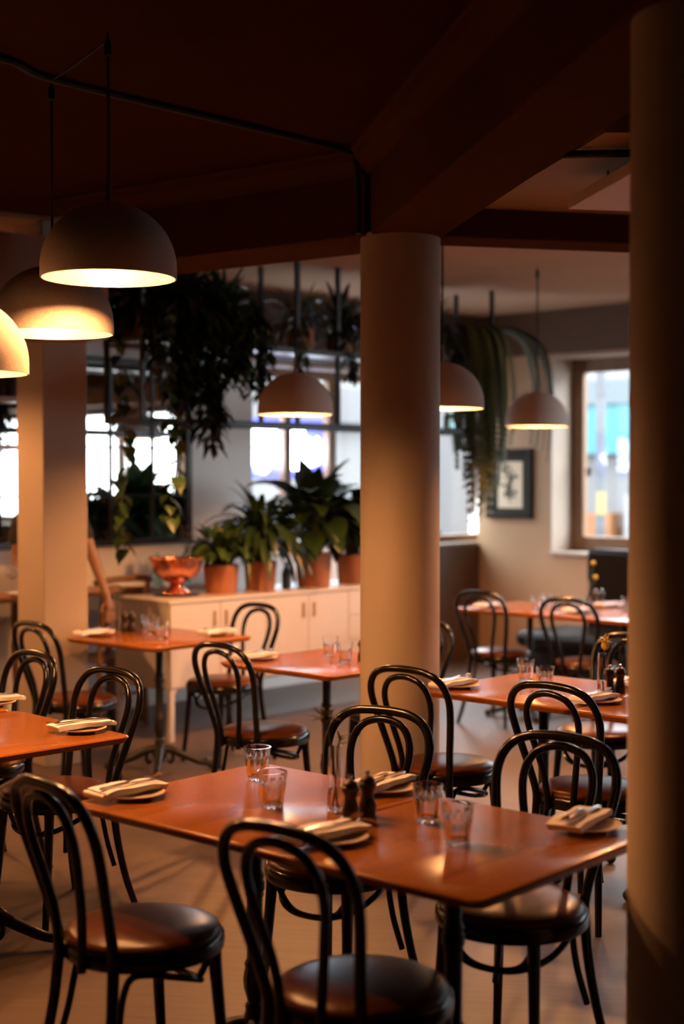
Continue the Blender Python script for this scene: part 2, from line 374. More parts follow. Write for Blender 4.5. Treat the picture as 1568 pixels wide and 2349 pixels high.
# ------------------------------------------------------------------ ceiling cables and services
mb = MB(); zc = 3.045
mb.tube(cat([(-1.75, 4.25, zc), (-1.16, 4.75, zc), (-1.02, 5.02, zc), (-.50, 5.57, zc), (.0, 6.08, zc-.004), (.058, 6.125, zc-.05), (.066, 6.14, zc-.16), (.068, 6.155, 2.93), (.070, 6.158, 2.70)], 6), .0135, 8)
tag(mb.build('ceiling_cable', 'cord'), 'thick black cable crossing the dark ceiling and dropping down the beam corner', 'cable')
tag(MB().tube(cat([(-1.02, 5.02, 3.04), (-.90, 4.82, 3.035), (-.745, 4.56, 3.04)], 5), .004, 6).build('ceiling_wire', 'cord'), 'thin wire linking two pendant hooks on the dark ceiling', 'wire')
o = MB().box(0, 2.2, 0, .9, 2.70, 2.745).build('ceiling_panel', 'panel', smooth=False, bevel=.004); place(o, (.885, 5.60, 0), -80); tag(o, 'pale flat panel hanging under the ceiling at upper right', 'panel')
o2 = MB().tube([(.12, .12, 2.745), (.12, .12, 3.06)], .006, 8).build('hanging_rod', 'stem', o)
o2 = MB().tube([(1.1, .12, 2.745), (1.1, .12, 3.06)], .006, 8).build('hanging_rod', 'stem', o)
tag(MB().tube(cat([(.70, 5.15, 2.81), (.90, 5.13, 2.81), (1.06, 5.10, 2.81), (1.10, 5.08, 2.85), (1.15, 5.0, 2.90), (1.5, 4.6, 2.92)], 5), .014, 8).build('ceiling_pipe', 'cord'), 'dark pipe bending across the tan ceiling above the hanging panel', 'pipe')

# ------------------------------------------------------------------ pendant lamps
def pendant():
    t = thing('pendant_lamp', '', 'lamp'); R, h, st = .216, .242, .035
    prof = [(R, 0), (R, st)] + [(R*math.cos(a), st+(h-st)*math.sin(a)) for a in [PI/2*i/16 for i in range(1, 16)]] + [(.012, h)]
    inn = [(max(.004, r-.005), z-.004 if i > 1 else z) for i, (r, z) in enumerate(prof)]
    MB().lathe(prof, 64, cap0=False).build('shade', 'shade', t)
    MB().lathe([(R, 0)]+inn[::1], 64, cap0=False).build('shade_lining', 'lining', t)
    MB().lathe([(.012, h-.004), (.012, h+.02), (.009, h+.025), (.009, h+.085), (.006, h+.09)], 16).build('stem', 'stem', t)
    MB().lathe([(.016, .121), (.02, .135), (.018, .235)], 16).build('lamp_holder', 'stem', t)
    MB().ball((0, 0, .085), .040, 12, 8).build('bulb', 'bulb', t)
    return t
def hang(t, ztop, bulb):
    for c in COL.objects:
        if c.parent == t and c.name.startswith('bulb'): c.data = c.data.copy(); c.data.materials[0] = M[bulb]
    z = t.location.z; L = ztop-z
    MB().tube([(0, 0, .325), (.001, 0, L*.6), (0, 0, L-.05)], .0055, 8).build('cord', 'cord', t)
    MB().lathe([(.006, L-.075), (.012, L-.07), (.012, L-.03), (.004, L-.02), (.004, L)], 12).build('ceiling_hook', 'cord', t)
LG = 'felted dome pendant lamps'
proto = pendant()
lamps = [((-.743, 4.55, 2.283), 3.06, 'grey dome pendant lamp hanging highest, whole in view at upper left'),
         ((-1.03, 5.08, 2.160), 3.06, 'dome pendant lamp just behind and below the highest one'),
         ((-1.186, 4.40, 1.970), 3.06, 'orange lit dome pendant lamp cut by the left edge, lowest'),
         ((-.269, 8.19, 2.010), 3.10, 'dome pendant lamp in front of the neon lit window, over the potted plants'),
         ((.52, 7.40, 2.006), 3.10, 'dome pendant lamp half hidden behind the middle round column'),
         ((1.347, 9.85, 2.000), 3.10, 'dome pendant lamp hanging above the framed print, smallest'),
         ((1.640, 7.00, 2.000), 3.10, 'dome pendant lamp hidden behind the nearest right column'),
         ((-2.60, 5.60, 2.30), 3.06, 'dome pendant lamp out of view above the second left table'),
         ((-2.95, 7.75, 2.36), 3.10, 'dome pendant lamp out of view above the bar at far left')]
for i, (loc, zt, lab) in enumerate(lamps):
    t = place(proto, loc, 0) if i == 0 else dup(proto, lab, loc, 0)
    t['label'] = lab; t['group'] = LG
for t in [o for o in COL.objects if o.name.startswith('pendant_lamp')]:
    hang(t, next(z for (l, z, _) in lamps if abs(l[0]-t.location.x) < 1e-3), 'bulb' if t.location.y < 6 else 'bulb_far')

# ------------------------------------------------------------------ tables
def rrect(sx, sy, r, n=5):
    out = []
    for cx, cy, a0 in ((sx/2-r, sy/2-r, 0), (-sx/2+r, sy/2-r, 90), (-sx/2+r, -sy/2+r, 180), (sx/2-r, -sy/2+r, 270)):
        for k in range(n+1):
            a = math.radians(a0+90*k/n); out.append((cx+r*math.cos(a), cy+r*math.sin(a)))
    return out
def tabletop(sx, sy, parent):
    mb = MB(); rings = [(0.012, .724), (0.003, .738), (0, .744), (.0025, .7485), (.006, .750)]
    n = None
    for ins, z in rings:
        p = rrect(sx-2*ins, sy-2*ins, .03); n = len(p); mb.v += [Vector((x, y, z)) for x, y in p]
    k = len(rings)
    for i in range(k-1):
        for j in range(n): mb.f.append((i*n+j, i*n+(j+1) % n, (i+1)*n+(j+1) % n, (i+1)*n+j))
    mb.f.append(tuple(reversed(range(n)))); mb.f.append(tuple((k-1)*n+j for j in range(n)))
    return mb.build('tabletop', 'wood', parent)
def pedestal(parent):
    col = [(.021, .715), (.021, .55), (.023, .545), (.028, .535), (.024, .525), (.029, .515), (.029, .495), (.024, .488), (.027, .48), (.023, .472),
           (.0225, .46), (.021, .30), (.024, .295), (.028, .285), (.025, .275), (.028, .262), (.031, .24), (.029, .215), (.023, .19), (.020, .178), (.026, .172), (.028, .164),
           (.026, .156), (.030, .14), (.038, .115), (.043, .095), (.042, .08), (.034, .065), (.02, .055)]
    fl = lambda a, r, z: 1+(.06*math.cos(8*a) if .20 < z < .46 else 0)
    MB().lathe(col[::-1], 32, mod=fl).build('pedestal_column', 'iron', parent)
    for k in range(4):
        a = PI/4+k*PI/2; d = Vector((math.cos(a), math.sin(a), 0)); mb = MB()
        P = cat([d*.02+Vector((0, 0, .115)), d*.07+Vector((0, 0, .108)), d*.14+Vector((0, 0, .075)), d*.21+Vector((0, 0, .045)), d*.265+Vector((0, 0, .032)), d*.295+Vector((0, 0, .022))], 5)
        n = len(P); mb.tube(P, [.026-.012*i/(n-1) for i in range(n)], 10)
        mb.ball(tuple(d*.29+Vector((0, 0, .024))), .024, 12, 8); mb.ball(tuple(d*.262+Vector((0, 0, .050))), .015, 10, 6)
        mb.tube(cat([d*.07+Vector((0, 0, .10)), d*.075+Vector((0, 0, .06)), d*.062+Vector((0, 0, .035)), d*.05+Vector((0, 0, .05))], 4), .010, 8)
        mb.build('base_foot', 'iron', parent)
    mb = MB(); mb.lathe([(.05, .712), (.05, .724)], 20); mb.box(-.24, .24, -.018, .018, .714, .7235); mb.box(-.018, .018, -.24, .24, .714, .7235)
    mb.build('top_bracket', 'iron', parent, smooth=False)
def table(label, c, rot, sx, sy, group):
    t = thing('cafe_table', label, 'table', (c[0], c[1], 0), rot, group); tabletop(sx, sy, t); pedestal(t); return t
TG = 'square timber cafe tables on iron pedestals'
tA1 = table('nearest timber table, left half', (-.245, 3.965), 48.5, .75, .692, TG)
tA1['label'] = 'nearest timber table, left half of the joined pair, with the glowing reflection'
tA2 = dup(tA1, 'nearest timber table, right half of the joined pair, corner against the right column', (0.276, 3.503, 0), 49.2, TG)
tB = table('orange timber table cut by the left edge, one place setting on its right corner', (-1.262, 4.95), 44.5, .75, .75, TG)
tB2 = dup(tB, 'timber table mostly out of view at left, behind the table cut by the left edge', (-1.815, 5.51, 0), 44.5, TG)
tC = dup(tB, 'timber table in front of the square pillar with white sideboard behind', (-1.03, 8.01, 0), 49, TG)
tD = dup(tB, 'timber table with right side hidden behind the middle round column', (-0.075, 6.945, 0), 47, TG)
tE = dup(tB, 'timber table right of the middle column with two tumblers near its back corner', (0.858, 6.03, 0), 47.5, TG)
tE2 = dup(tB, 'timber table touching the right column, holding the vase with yellow flower', (1.405, 5.51, 0), 47.5, TG)
tF = dup(tB, 'far timber table before the dark banquette, left one of its pair', (1.3, 9.82, 0), 47, TG)
tF2 = dup(tB, 'far timber table before the dark banquette, partly behind the right column', (1.845, 9.3, 0), 47, TG)

# ------------------------------------------------------------------ bentwood chairs
def chair():
    t = thing('bentwood_chair', '', 'chair')
    MB().lathe([(.190, .418), (.206, .418), (.211, .424), (.213, .440), (.211, .456), (.205, .462), (.190, .462)], 56).build('seat_ring', 'black', t)
    MB().lathe([(.203, .459), (.2035, .466), (.199, .474), (.185, .482), (.15, .489), (.10, .493), (.05, .4945), (.004, .495)], 56).build('seat_cushion', 'leather', t)
    yb = lambda z: -.172-.118*max(0, (z-.46)/.43)**1.1
    half = [(.135, .43), (.140, .48), (.152, .55), (.172, .64), (.188, .72), (.193, .775), (.182, .825), (.150, .864), (.10, .884), (.045, .8905)]
    pts = [(x, yb(z), z) for x, z in half]+[(0, yb(.892), .892)]+[(-x, yb(z), z) for x, z in half[::-1]]
    MB().tube(cat(pts, 5), .0145, 12).build('back_hoop', 'black', t)
    half = [(.056, .415), (.060, .48), (.072, .56), (.092, .645), (.108, .715), (.112, .765), (.102, .808), (.075, .842), (.035, .858)]
    yi = lambda z: -.216+.010*min(1, max(0, (z-.46)/.1))-.108*max(0, (z-.46)/.43)**1.15+.012*max(0, (z-.46)/.43)
    pts = [(x, yi(z), z) for x, z in half]+[(0, yi(.862), .862)]+[(-x, yi(z), z) for x, z in half[::-1]]
    MB().tube(cat(pts, 5), .0125, 12).build('inner_hoop', 'black', t)
    for s in (1, -1):
        P = cat([(s*.135, -.172, .46), (s*.137, -.174, .40), (s*.146, -.186, .27), (s*.164, -.212, .12), (s*.186, -.245, 0)], 5)
        MB().tube(P, [.0165-.004*i/(len(P)-1) for i in range(len(P))], 12).build('leg', 'black', t)
        P = cat([(s*.138, .128, .43), (s*.141, .132, .36), (s*.150, .146, .18), (s*.160, .165, 0)], 5)
        MB().tube(P, [.0195-.007*i/(len(P)-1) for i in range(len(P))], 12).build('leg', 'black', t)
        P = cat([(s*.148, -.168, .17), (s*.128, -.152, .26), (s*.120, -.138, .34), (s*.128, -.118, .395), (s*.146, -.078, .402), (s*.158, -.01, .385),
                 (s*.150, .060, .362), (s*.112, .105, .340), (s*.05, .128, .326), (-s*.03, .126, .324), (-s*.085, .112, .336), (-s*.118, .112, .375), (-s*.128, .116, .415)], 5)
        MB().tube(P, .0095, 10).build('brace', 'black', t)
    return t
CG = 'black bentwood chairs with brown leather seats'
c0 = chair()
chairs = [  # x, y, heading (deg), label
    (-.520, 3.700, 40, 'black bentwood chair at bottom left corner, front of the nearest table'),
    (.047, 3.275, 50, 'black bentwood chair nearest the camera at bottom centre, its seat cut by the frame'),
    (-.028, 4.375, 236, 'black bentwood chair behind the nearest table, hoop just right of the thistle vase'),
    (.470, 3.915, 234, 'black bentwood chair behind the nearest table beside the right column, seat under the right half'),
    (-.362, 6.63, 46, 'black bentwood chair left of the middle column, tucked to the half hidden table'),
    (.432, 5.83, 50, 'black bentwood chair in front of the middle column with its right seat edge clear'),
    (.952, 5.38, 47, 'black bentwood chair behind the far right place setting, its seat meets the right column'),
    (1.20, 6.60, 228, 'black bentwood chair behind the yellow flower vase, hoop half covered by the right column'),
    (-1.415, 7.58, 47, 'black bentwood chair directly in front of the square pillar'),
    (-.695, 8.24, 226, 'black bentwood chair standing before the white sideboard doors'),
    (.245, 7.27, 227, 'black bentwood chair peeking out right behind the middle column at its foot'),
    (-1.09, 5.36, 229, 'black bentwood chair behind the left table, hoop right of its place setting'),
    (-1.535, 5.93, 224, 'black bentwood chair at the left edge behind the far end of the left table'),
    (1.075, 9.60, 52, 'black bentwood chair at left end of the far banquette table, below the framed print'),
    (1.56, 9.06, 55, 'black bentwood chair at the far banquette table, in front of the dark stool seat')]
for i, (x, y, hd, lab) in enumerate(chairs):
    t = c0 if i == 0 else dup(c0, lab, (x, y, 0), hd-90, CG)
    place(t, (x, y, 0), hd-90); t['label'] = lab; t['group'] = CG

# ------------------------------------------------------------------ things on the tables
TZ = .7505
def plate():
    o = MB().lathe([(.045, 0), (.05, .002), (.055, .005), (.078, .010), (.086, .0135), (.087, .0155), (.084, .0155), (.07, .0115), (.05, .008), (.004, .0075)], 48).build('side_plate', 'plate'); return o
def napkin():
    mb = MB(); nx, ny, layers = 16, 6, 4; L, Wd = .222, .092
    def zz(x, y, k):
        u = x/(L/2); base = .0165-.0075*max(0, abs(u)-.55)**1.3*2.2; return base+k*.0042+.0012*math.sin(7*u+3*y/Wd)+(.002*k*max(0, -u-.75))
    for k in range(layers):
        b = len(mb.v); lx = L*(1-.012*k); off = .003*k
        for s in (0, 1):
            for i in range(nx+1):
                for j in range(ny+1):
                    x = -lx/2+lx*i/nx+off; y = -Wd/2+Wd*j/ny+.006*k*math.sin(i*.35)*(.3); mb.v.append(Vector((x, y, zz(x, y, k)+s*.0038)))
        N = (nx+1)*(ny+1); idx = lambda s, i, j: b+s*N+i*(ny+1)+j
        for i in range(nx):
            for j in range(ny):
                mb.f.append((idx(1, i, j), idx(1, i+1, j), idx(1, i+1, j+1), idx(1, i, j+1))); mb.f.append((idx(0, i, j), idx(0, i, j+1), idx(0, i+1, j+1), idx(0, i+1, j)))
        for i in range(nx):
            mb.f.append((idx(0, i, 0), idx(0, i+1, 0), idx(1, i+1, 0), idx(1, i, 0))); mb.f.append((idx(0, i, ny), idx(1, i, ny), idx(1, i+1, ny), idx(0, i+1, ny)))
        for j in range(ny):
            mb.f.append((idx(0, 0, j), idx(1, 0, j), idx(1, 0, j+1), idx(0, 0, j+1))); mb.f.append((idx(0, nx, j), idx(0, nx, j+1), idx(1, nx, j+1), idx(1, nx, j)))
    # the rolled front fold
    mb.tube([(-L/2+.004, y, .020) for y in (-Wd/2, -.02, .02, Wd/2)], .008, 10)
    return mb.build('folded_napkin', 'napkin')
def strip(mb, st, th):
    """flat bar from stations (x, halfwidth, z)"""
    b = len(mb.v)
    for x, w, z in st: mb.v += [Vector((x, -w, z)), Vector((x, w, z)), Vector((x, w, z+th)), Vector((x, -w, z+th))]
    for i in range(len(st)-1):
        q = b+4*i; mb.f += [(q+k, q+(k+1) % 4, q+4+(k+1) % 4, q+4+k) for k in range(4)]
    mb.f += [(b+3, b+2, b+1, b), tuple(b+4*(len(st)-1)+k for k in range(4))]
def fork():
    mb = MB(); strip(mb, [(-.095, .0055, .0), (-.09, .0068, .0), (-.04, .005, .002), (0, .0034, .006), (.028, .003, .0075), (.040, .006, .006), (.048, .0105, .004), (.056, .0112, .003)], .0022)
    for y in (-.0095, -.0032, .0032, .0095):
        b = len(mb.v); strip(mb, [(.055, .0016, .003), (.072, .0014, .0025), (.088, .0012, .005), (.097, .0007, .009)], .0018)
        for i in range(b, len(mb.v)): mb.v[i].y += y
    return mb.build('fork', 'cutlery')
def knife():
    mb = MB(); strip(mb, [(-.105, .005, 0), (-.10, .0068, 0), (-.05, .0058, .001), (-.005, .0045, .002)], .0042)
    strip(mb, [(-.006, .0042, .003), (.01, .0075, .003), (.06, .0085, .0025), (.09, .0065, .002), (.102, .001, .002)], .0014)
    return mb.build('table_knife', 'cutlery')
pl0, nk0, fk0, kn0 = plate(), napkin(), fork(), knife()
settings = [  # x, y, heading of the fork tines, place
    (-.585, 3.985, 46, 'at the left corner of the nearest table'),
    (-.020, 3.500, 42, 'before the two mills on the nearest table, seen through a chair hoop'),
    (.128, 4.062, 236, 'behind the two mills on the nearest table'),
    (.628, 3.622, 240, 'at the right end of the nearest table by the column'),
    (-.920, 5.015, 218, 'on the right corner of the table cut by the left edge'),
    (-1.375, 5.600, 218, 'at the left picture edge on the second left table'),
    (-1.389, 8.070, 47, 'on the left corner of the table by the square pillar'),
    (-.705, 8.105, 229, 'on the right corner of the table by the square pillar'),
    (-.405, 7.005, 46, 'on the table half hidden by the middle column'),
    (.501, 6.070, 48, 'on the left corner of the table right of the middle column'),
    (1.030, 5.665, 45, 'in front of the yellow flower vase'),
    (1.275, 6.12, 228, 'beside the right column past the yellow flower vase'),
    (1.033, 9.800, 48, 'on the left end of the far banquette table'),
    (1.590, 9.450, 48, 'on the near side of the far banquette table'),
    (1.855, 9.840, 228, 'on the banquette side of the far table')]
first = True
for (x, y, hd, where) in settings:
    d = U(hd)
    sg = 1 if hd < 100 else -1
    for src, nm, dx, lat, z, g, ct, dr in ((pl0, 'cream side plate', 0, 0, TZ, 'cream side plates', 'plate', 0),
                                 (nk0, 'folded pale napkin', -.012, .022, TZ, 'folded cloth napkins', 'napkin', 0),
                                 (fk0, 'steel fork', .030, .032, TZ+.0345, 'forks on the napkins', 'fork', 5),
                                 (kn0, 'steel knife', -.002, .010, TZ+.0345, 'knives on the napkins', 'knife', -2)):
        loc = (x+d.x*dx-d.y*lat*sg, y+d.y*dx+d.x*lat*sg, z); lab = nm+' '+where
        o = src if first else dup(src, lab, loc, 0)
        tag(place(o, loc, hd+dr), lab, ct, g)
    first = False

def tumbler(name='tumbler', m='glass'):
    H, rt, rb = .098, .0405, .0285; prof = []
    for i in range(15):
        z = H*i/14; r = rb+(rt-rb)*(i/14)**.9; prof.append((r, z))
    def md(a, r, z):
        f = max(0, min(1, (.072-z)/.012)) if z > .004 else .4
        return 1-.085*f*abs(math.sin(6*a))+.02*f
    inner = [(rt-.0022, H), (rt-.004, .075), (rb+.0045, .03), (rb+.0015, .014), (rb-.006, .010), (.002, .0095)]
    mb = MB(); seg = 96; mb.lathe(prof, seg, mod=md, cap1=False); b = len(mb.v)
    top = (len(prof)-1)*seg
    mb.lathe(inner, seg, cap0=False, cap1=True)
    for k in range(seg): mb.f.append((top+k, top+(k+1) % seg, b+(k+1) % seg, b+k))
    o = mb.build(name, m); return o
g0 = tumbler()
GG = 'ribbed water tumblers'
glasses = [(-.252, 4.217, 'ribbed tumbler on the nearest table, back one of the left pair'), (-.189, 3.862, 'ribbed tumbler on the nearest table, front one of the left pair'),
           (.224, 3.700, 'ribbed tumbler on the nearest table, back one of the right pair'), (.285, 3.474, 'ribbed tumbler on the nearest table, front one of the right pair'),
           (-1.134, 8.276, 'blurred tumbler beside the two mills on the table by the pillar'), (-1.082, 8.115, 'blurred tumbler in the middle of three on the table by the pillar'), (-1.0, 7.90, 'blurred tumbler nearest of three on the table by the pillar'),
           (-.059, 7.16, 'blurred tumbler, left of two beside the middle column'), (.013, 6.90, 'blurred tumbler, right of two against the middle column'),
           (.812, 6.268, 'tumbler right of the middle column, left and taller of its pair'), (.861, 6.01, 'tumbler behind a chair hoop, right of its pair near the middle column'),
           (1.325, 9.673, 'blurred tumbler on the far banquette table, leftmost of its three'), (1.428, 9.869, 'blurred tumbler on the far banquette table, middle one of three'), (1.46, 9.673, 'blurred tumbler on the far banquette table, nearest the second chair'),
           (1.927, 9.609, 'blurred tumbler on the far banquette table against the right column')]
for i, (x, y, lab) in enumerate(glasses):
    o = g0 if i == 0 else dup(g0, lab, (x, y, TZ), 13*i)
    tag(place(o, (x, y, TZ), 13*i), lab, 'glass', GG)

def vase(label, loc, h=.175, rb=.0215, rt=.0165, wat=.062):
    t = thing('bud_vase', label, 'vase', loc, 0, 'slim glass bud vases'); th = .0018
    out = [(rb*.9, 0), (rb, .003), (rb, .02), (rb*.97, .06), ((rb+rt)/2, .11), (rt, h)]
    mb = MB(); seg = 40; mb.lathe(out, seg, cap1=False); b = len(mb.v); top = (len(out)-1)*seg
    mb.lathe([(rt-th, h), ((rb+rt)/2-th, .11), (rb*.97-th, .06), (rb-th, .02), (rb-th-.002, .012), (.002, .011)], seg, cap0=False)
    for k in range(seg): mb.f.append((top+k, top+(k+1) % seg, b+(k+1) % seg, b+k))
    mb.build('glass_tube', 'glass', t)
    MB().lathe([(.002, .0118), (rb-th-.003, .0125), (rb-th-.0006, .02), (rb*.97-th-.0006, wat), (.002, wat)], 32).build('water', 'water', t)
    return t
vA = vase('slim glass vase with water on the nearest table, beside the two mills', (-.019, 3.815, TZ))
vE = dup(vA, 'slim glass vase by the right column holding a yellow flower', (1.072, 5.845, TZ))
vC = dup(vA, 'slim glass vase on the table by the square pillar, behind the mills', (-1.318, 8.30, TZ))
vF = dup(vA, 'slim glass vase on the far banquette table with round yellow buds', (1.739, 10.004, TZ))
def spiky(mb, c, r, n, seed, flat=.55):
    rnd = random.Random(seed); c = Vector(c)
    for i in range(n):
        a = 2*PI*i/n+rnd.uniform(-.2, .2); e = rnd.uniform(-.35, 1.1)
        d = Vector((math.cos(a)*math.cos(e), math.sin(a)*math.cos(e), math.sin(e)*flat+.1))
        mb.leaf(c, d, (0, 0, 1), r*rnd.uniform(.8, 1.15), r*.17, .1, 4, .2)
    mb.ball(c, r*.26, 10, 8)
t = thing('thistle_sprig', 'grey green spiky thistle standing in the vase on the nearest table', 'flower', (-.019, 3.815, TZ))
mb = MB(); mb.tube(cat([(.004, 0, .014), (0, .004, .09), (-.010, 0, .17), (-.018, 0, .215), (-.026, 0, .247)], 5), .002, 6); mb.build('stem', 'stemgreen', t)
mb = MB(); mb.tube(cat([(-.004, 0, .014), (.004, 0, .10), (.008, 0, .17), (.018, 0, .205)], 5), .0018, 6); mb.build('stem', 'stemgreen', t)
mb = MB(); spiky(mb, (-.027, 0, .250), .048, 22, 3); mb.build('flower_head', 'thistle', t)
mb = MB()
for k in range(5): mb.leaf((.008+.002*k, 0, .178+.006*k), (math.cos(1.5*k)*.6+.5, math.sin(1.5*k)*.6, .5), (0, 0, 1), .030, .010, .3, 4)
mb.build('leaf', 'leaf_fresh', t)
t = thing('yellow_flower', 'spiky yellow flower standing in the vase by the right column', 'flower', (1.072, 5.845, TZ))
MB().tube(cat([(.004, 0, .014), (.002, .004, .10), (.008, 0, .185), (.012, 0, .215)], 5), .0024, 6).build('stem', 'stemgreen', t)
mb = MB(); spiky(mb, (.014, 0, .228), .034, 26, 9, 1.0); mb.ball((.012, 0, .208), .017, 12, 8, (1, 1, 1.2)); mb.build('flower_head', 'yellow', t)
t = thing('green_sprig', 'small green sprig in the vase on the table by the square pillar', 'flower', (-1.318, 8.30, TZ))
MB().tube(cat([(.004, 0, .014), (0, .004, .12), (.004, 0, .22)], 5), .002, 6).build('stem', 'stemgreen', t)
mb = MB()
for k in range(9): mb.leaf((.003, 0, .17+.006*k), (math.cos(2.4*k), math.sin(2.4*k), .6), (0, 0, 1), .05, .018, .7, 5)
mb.build('leaf', 'leaf_fresh', t)
t = thing('button_flower_stems', 'two round button flowers rising from the vase at the banquette', 'flower', (1.739, 10.004, TZ))
for (x, z) in ((.03, .285), (.045, .185)):
    MB().tube(cat([(-.004, 0, .014), (0, 0, .10), (x*.7, 0, z*.8), (x, 0, z)], 5), .0028, 6).build('stem', 'stemgreen', t)
    MB().ball((x, 0, z+.012), .017, 12, 8).build('flower_head', 'yellow', t)

def mill():
    t = thing('pepper_mill', '', 'mill')
    MB().lathe([(.0225, 0), (.0235, .003), (.0235, .030), (.0225, .033), (.0215, .036), (.0175, .050), (.0160, .060), (.0175, .068), (.0205, .074)], 32).build('body', 'mill', t)
    MB().lathe([(.0195, .0745), (.0235, .079), (.0245, .085), (.0225, .090), (.0205, .092), (.0205, .096), (.0165, .103), (.008, .107)], 32).build('mill_head', 'mill', t)
    MB().lathe([(.003, .105), (.003, .109), (.0065, .112), (.0072, .116), (.006, .120), (.002, .122)], 20).build('knob', 'knob', t)
    return t
m0 = mill(); MG = 'dark turned wooden mills'
for i, (x, y, lab) in enumerate([(.022, 3.706, 'dark turned mill on the nearest table, left of the two and closer'), (.068, 3.760, 'dark turned mill on the nearest table, right of the two'),
        (-1.266, 8.276, 'dark mill on the table by the square pillar, left one'), (-1.223, 8.276, 'dark mill on the table by the square pillar, right one'),
        (.100, 6.935, 'dark mill just showing at the left edge of the middle column'),
        (1.110, 5.885, 'dark mill beside the yellow flower vase, left one'), (1.160, 5.915, 'dark mill beside the yellow flower vase, right one'),
        (1.767, 9.902, 'dark mill on the far banquette table, left of two'), (1.815, 9.936, 'dark mill on the far banquette table, right of two')]):
    t = m0 if i == 0 else dup(m0, lab, (x, y, TZ), 0)
    place(t, (x, y, TZ), 0); t['label'] = lab; t['group'] = MG

# ------------------------------------------------------------------ white sideboard
t = thing('sideboard', 'long cream sideboard with doors and brass pulls behind the tables', 'sideboard', (-1.066, 8.80, 0), 46)
LN, DP = 2.45, .56
mb = MB(); mb.box(0, LN, .02, DP, .32, .86); mb.build('carcass', 'cabinet', t, smooth=False, bevel=.004)
MB().box(-.012, LN+.012, -.008, DP+.01, .86, .882).build('top_board', 'cabinet', t, smooth=False, bevel=.005)
for a, b, hx in ((.005, .412, .365), (.418, .808, .465), (.814, 1.207, 1.16), (1.213, 1.600, 1.26)):
    d = MB().box(a, b, 0, .02, .335, .855).build('door', 'cabinet', t, smooth=False, bevel=.003)
    MB().box(hx-.014, hx+.014, -.006, .001, .70, .80).build('handle', 'handle', d, smooth=False, bevel=.004)
for a, b in ((1.606, 2.02), (2.026, 2.445)):
    for z in (.335, .51, .685):
        d = MB().box(a, b, 0, .02, z, z+.17).build('drawer', 'cabinet', t, smooth=False, bevel=.003)
        MB().box((a+b)/2-.05, (a+b)/2+.05, -.006, .001, z+.10, z+.125).build('handle', 'handle', d, smooth=False, bevel=.004)
for x in (.0, LN-.05):
    for y in (.0, DP-.05):
        mb = MB(); mb.prism([(x+.008, y+.008), (x+.042, y+.008), (x+.042, y+.042), (x+.008, y+.042)], 0, .33)
        # curved bracket under the case
        s = 1 if x < 1 else -1; xx = x+.03 if s > 0 else x+.02
        pts = [(xx, .33), (xx, .24)]+[(xx+s*(.075-.075*math.cos(a)), .24+.09*math.sin(a)) for a in [PI/2*k/6 for k in range(1, 7)]]
        b = len(mb.v); n = len(pts)
        mb.v += [Vector((px, y+.012, pz)) for px, pz in pts]+[Vector((px, y+.036, pz)) for px, pz in pts]
        mb.f.append(tuple(b+i for i in range(n))); mb.f.append(tuple(b+n+i for i in reversed(range(n)))); mb.f += [(b+i, b+n+i, b+n+(i+1) % n, b+(i+1) % n) for i in range(n)]
        mb.build('leg', 'cabinet', t, smooth=False)
SZ = .8825
o = MB().lathe([(.145, 0), (.15, .003), (.15, .008), (.142, .006), (.002, .005)], 48).build('serving_tray', 'iron'); o.location = (-1.075, 9.245, SZ); tag(o, 'dark round tray under the copper bowl', 'tray')
t = thing('punch_bowl', 'footed hammered copper punch bowl on the sideboard end', 'bowl', (-1.075, 9.245, SZ+.008))
prof = [(.085, 0), (.088, .006), (.075, .02), (.05, .04), (.042, .06), (.05, .075), (.085, .09), (.125, .118), (.150, .155), (.162, .195), (.168, .23), (.171, .237)]
mb = MB(); md = lambda a, r, z: 1+(.012*math.cos(18*a) if z > .08 else 0)
mb.lathe(prof+[(.167, .236), (.158, .195), (.146, .158), (.12, .122), (.08, .096), (.002, .085)], 72, mod=md); mb.build('bowl_body', 'copper', t)
mb = MB()
for k in range(26): a = 2*PI*k/26; mb.ball((.170*math.cos(a), .170*math.sin(a), .235), .0105, 10, 6)
mb.build('beaded_rim', 'copper', t)
mb = MB()
for k in range(16): a = 2*PI*k/16; mb.ball((.086*math.cos(a), .086*math.sin(a), .008), .010, 10, 6)
mb.build('beaded_foot', 'copper', t)

def pot(t, r, h, m='terracotta'):
    MB().lathe([(r*.86, 0), (r*.88, .004), (r*.97, h*.8), (r, h*.81), (r, h), (r*.9, h), (r*.88, h*.9), (.003, h*.9)], 40).build('pot', m, t)
    MB().lathe([(r*.88, h*.89), (.003, h*.92)], 24).build('soil', 'soil', t)
def potted(label, loc, r, h, n, L, Wd, droop, el, seed, m, shape='lance', group='potted plants on the sideboard', stem=.0, spread=.6):
    t = thing('potted_plant', label, 'plant', loc, 0, group); pot(t, r, h); rnd = random.Random(seed); mb = MB(); st = MB()
    for i in range(n):
        a = i*2.39996+rnd.uniform(-.2, .2); e = math.radians(rnd.uniform(*el)); d = Vector((math.cos(a)*math.cos(e), math.sin(a)*math.cos(e), math.sin(e)))
        b = Vector((math.cos(a)*r*.35*rnd.random(), math.sin(a)*r*.35*rnd.random(), h*.9)); sl = stem*rnd.uniform(.5, 1.1)
        tip = b+Vector((d.x*spread, d.y*spread, 1)).normalized()*sl
        if stem > 0: st.tube([b, (b+tip)/2+Vector((0, 0, .01)), tip], .0035, 5)
        mb.leaf(tip, d, (0, 0, 1), L*rnd.uniform(.65, 1.15), Wd*rnd.uniform(.75, 1.2), droop*rnd.uniform(.7, 1.3), 8, .18, shape)
    if stem > 0: st.build('leaf_stalks', 'stemgreen', t)
    mb.build('foliage', m, t); return t
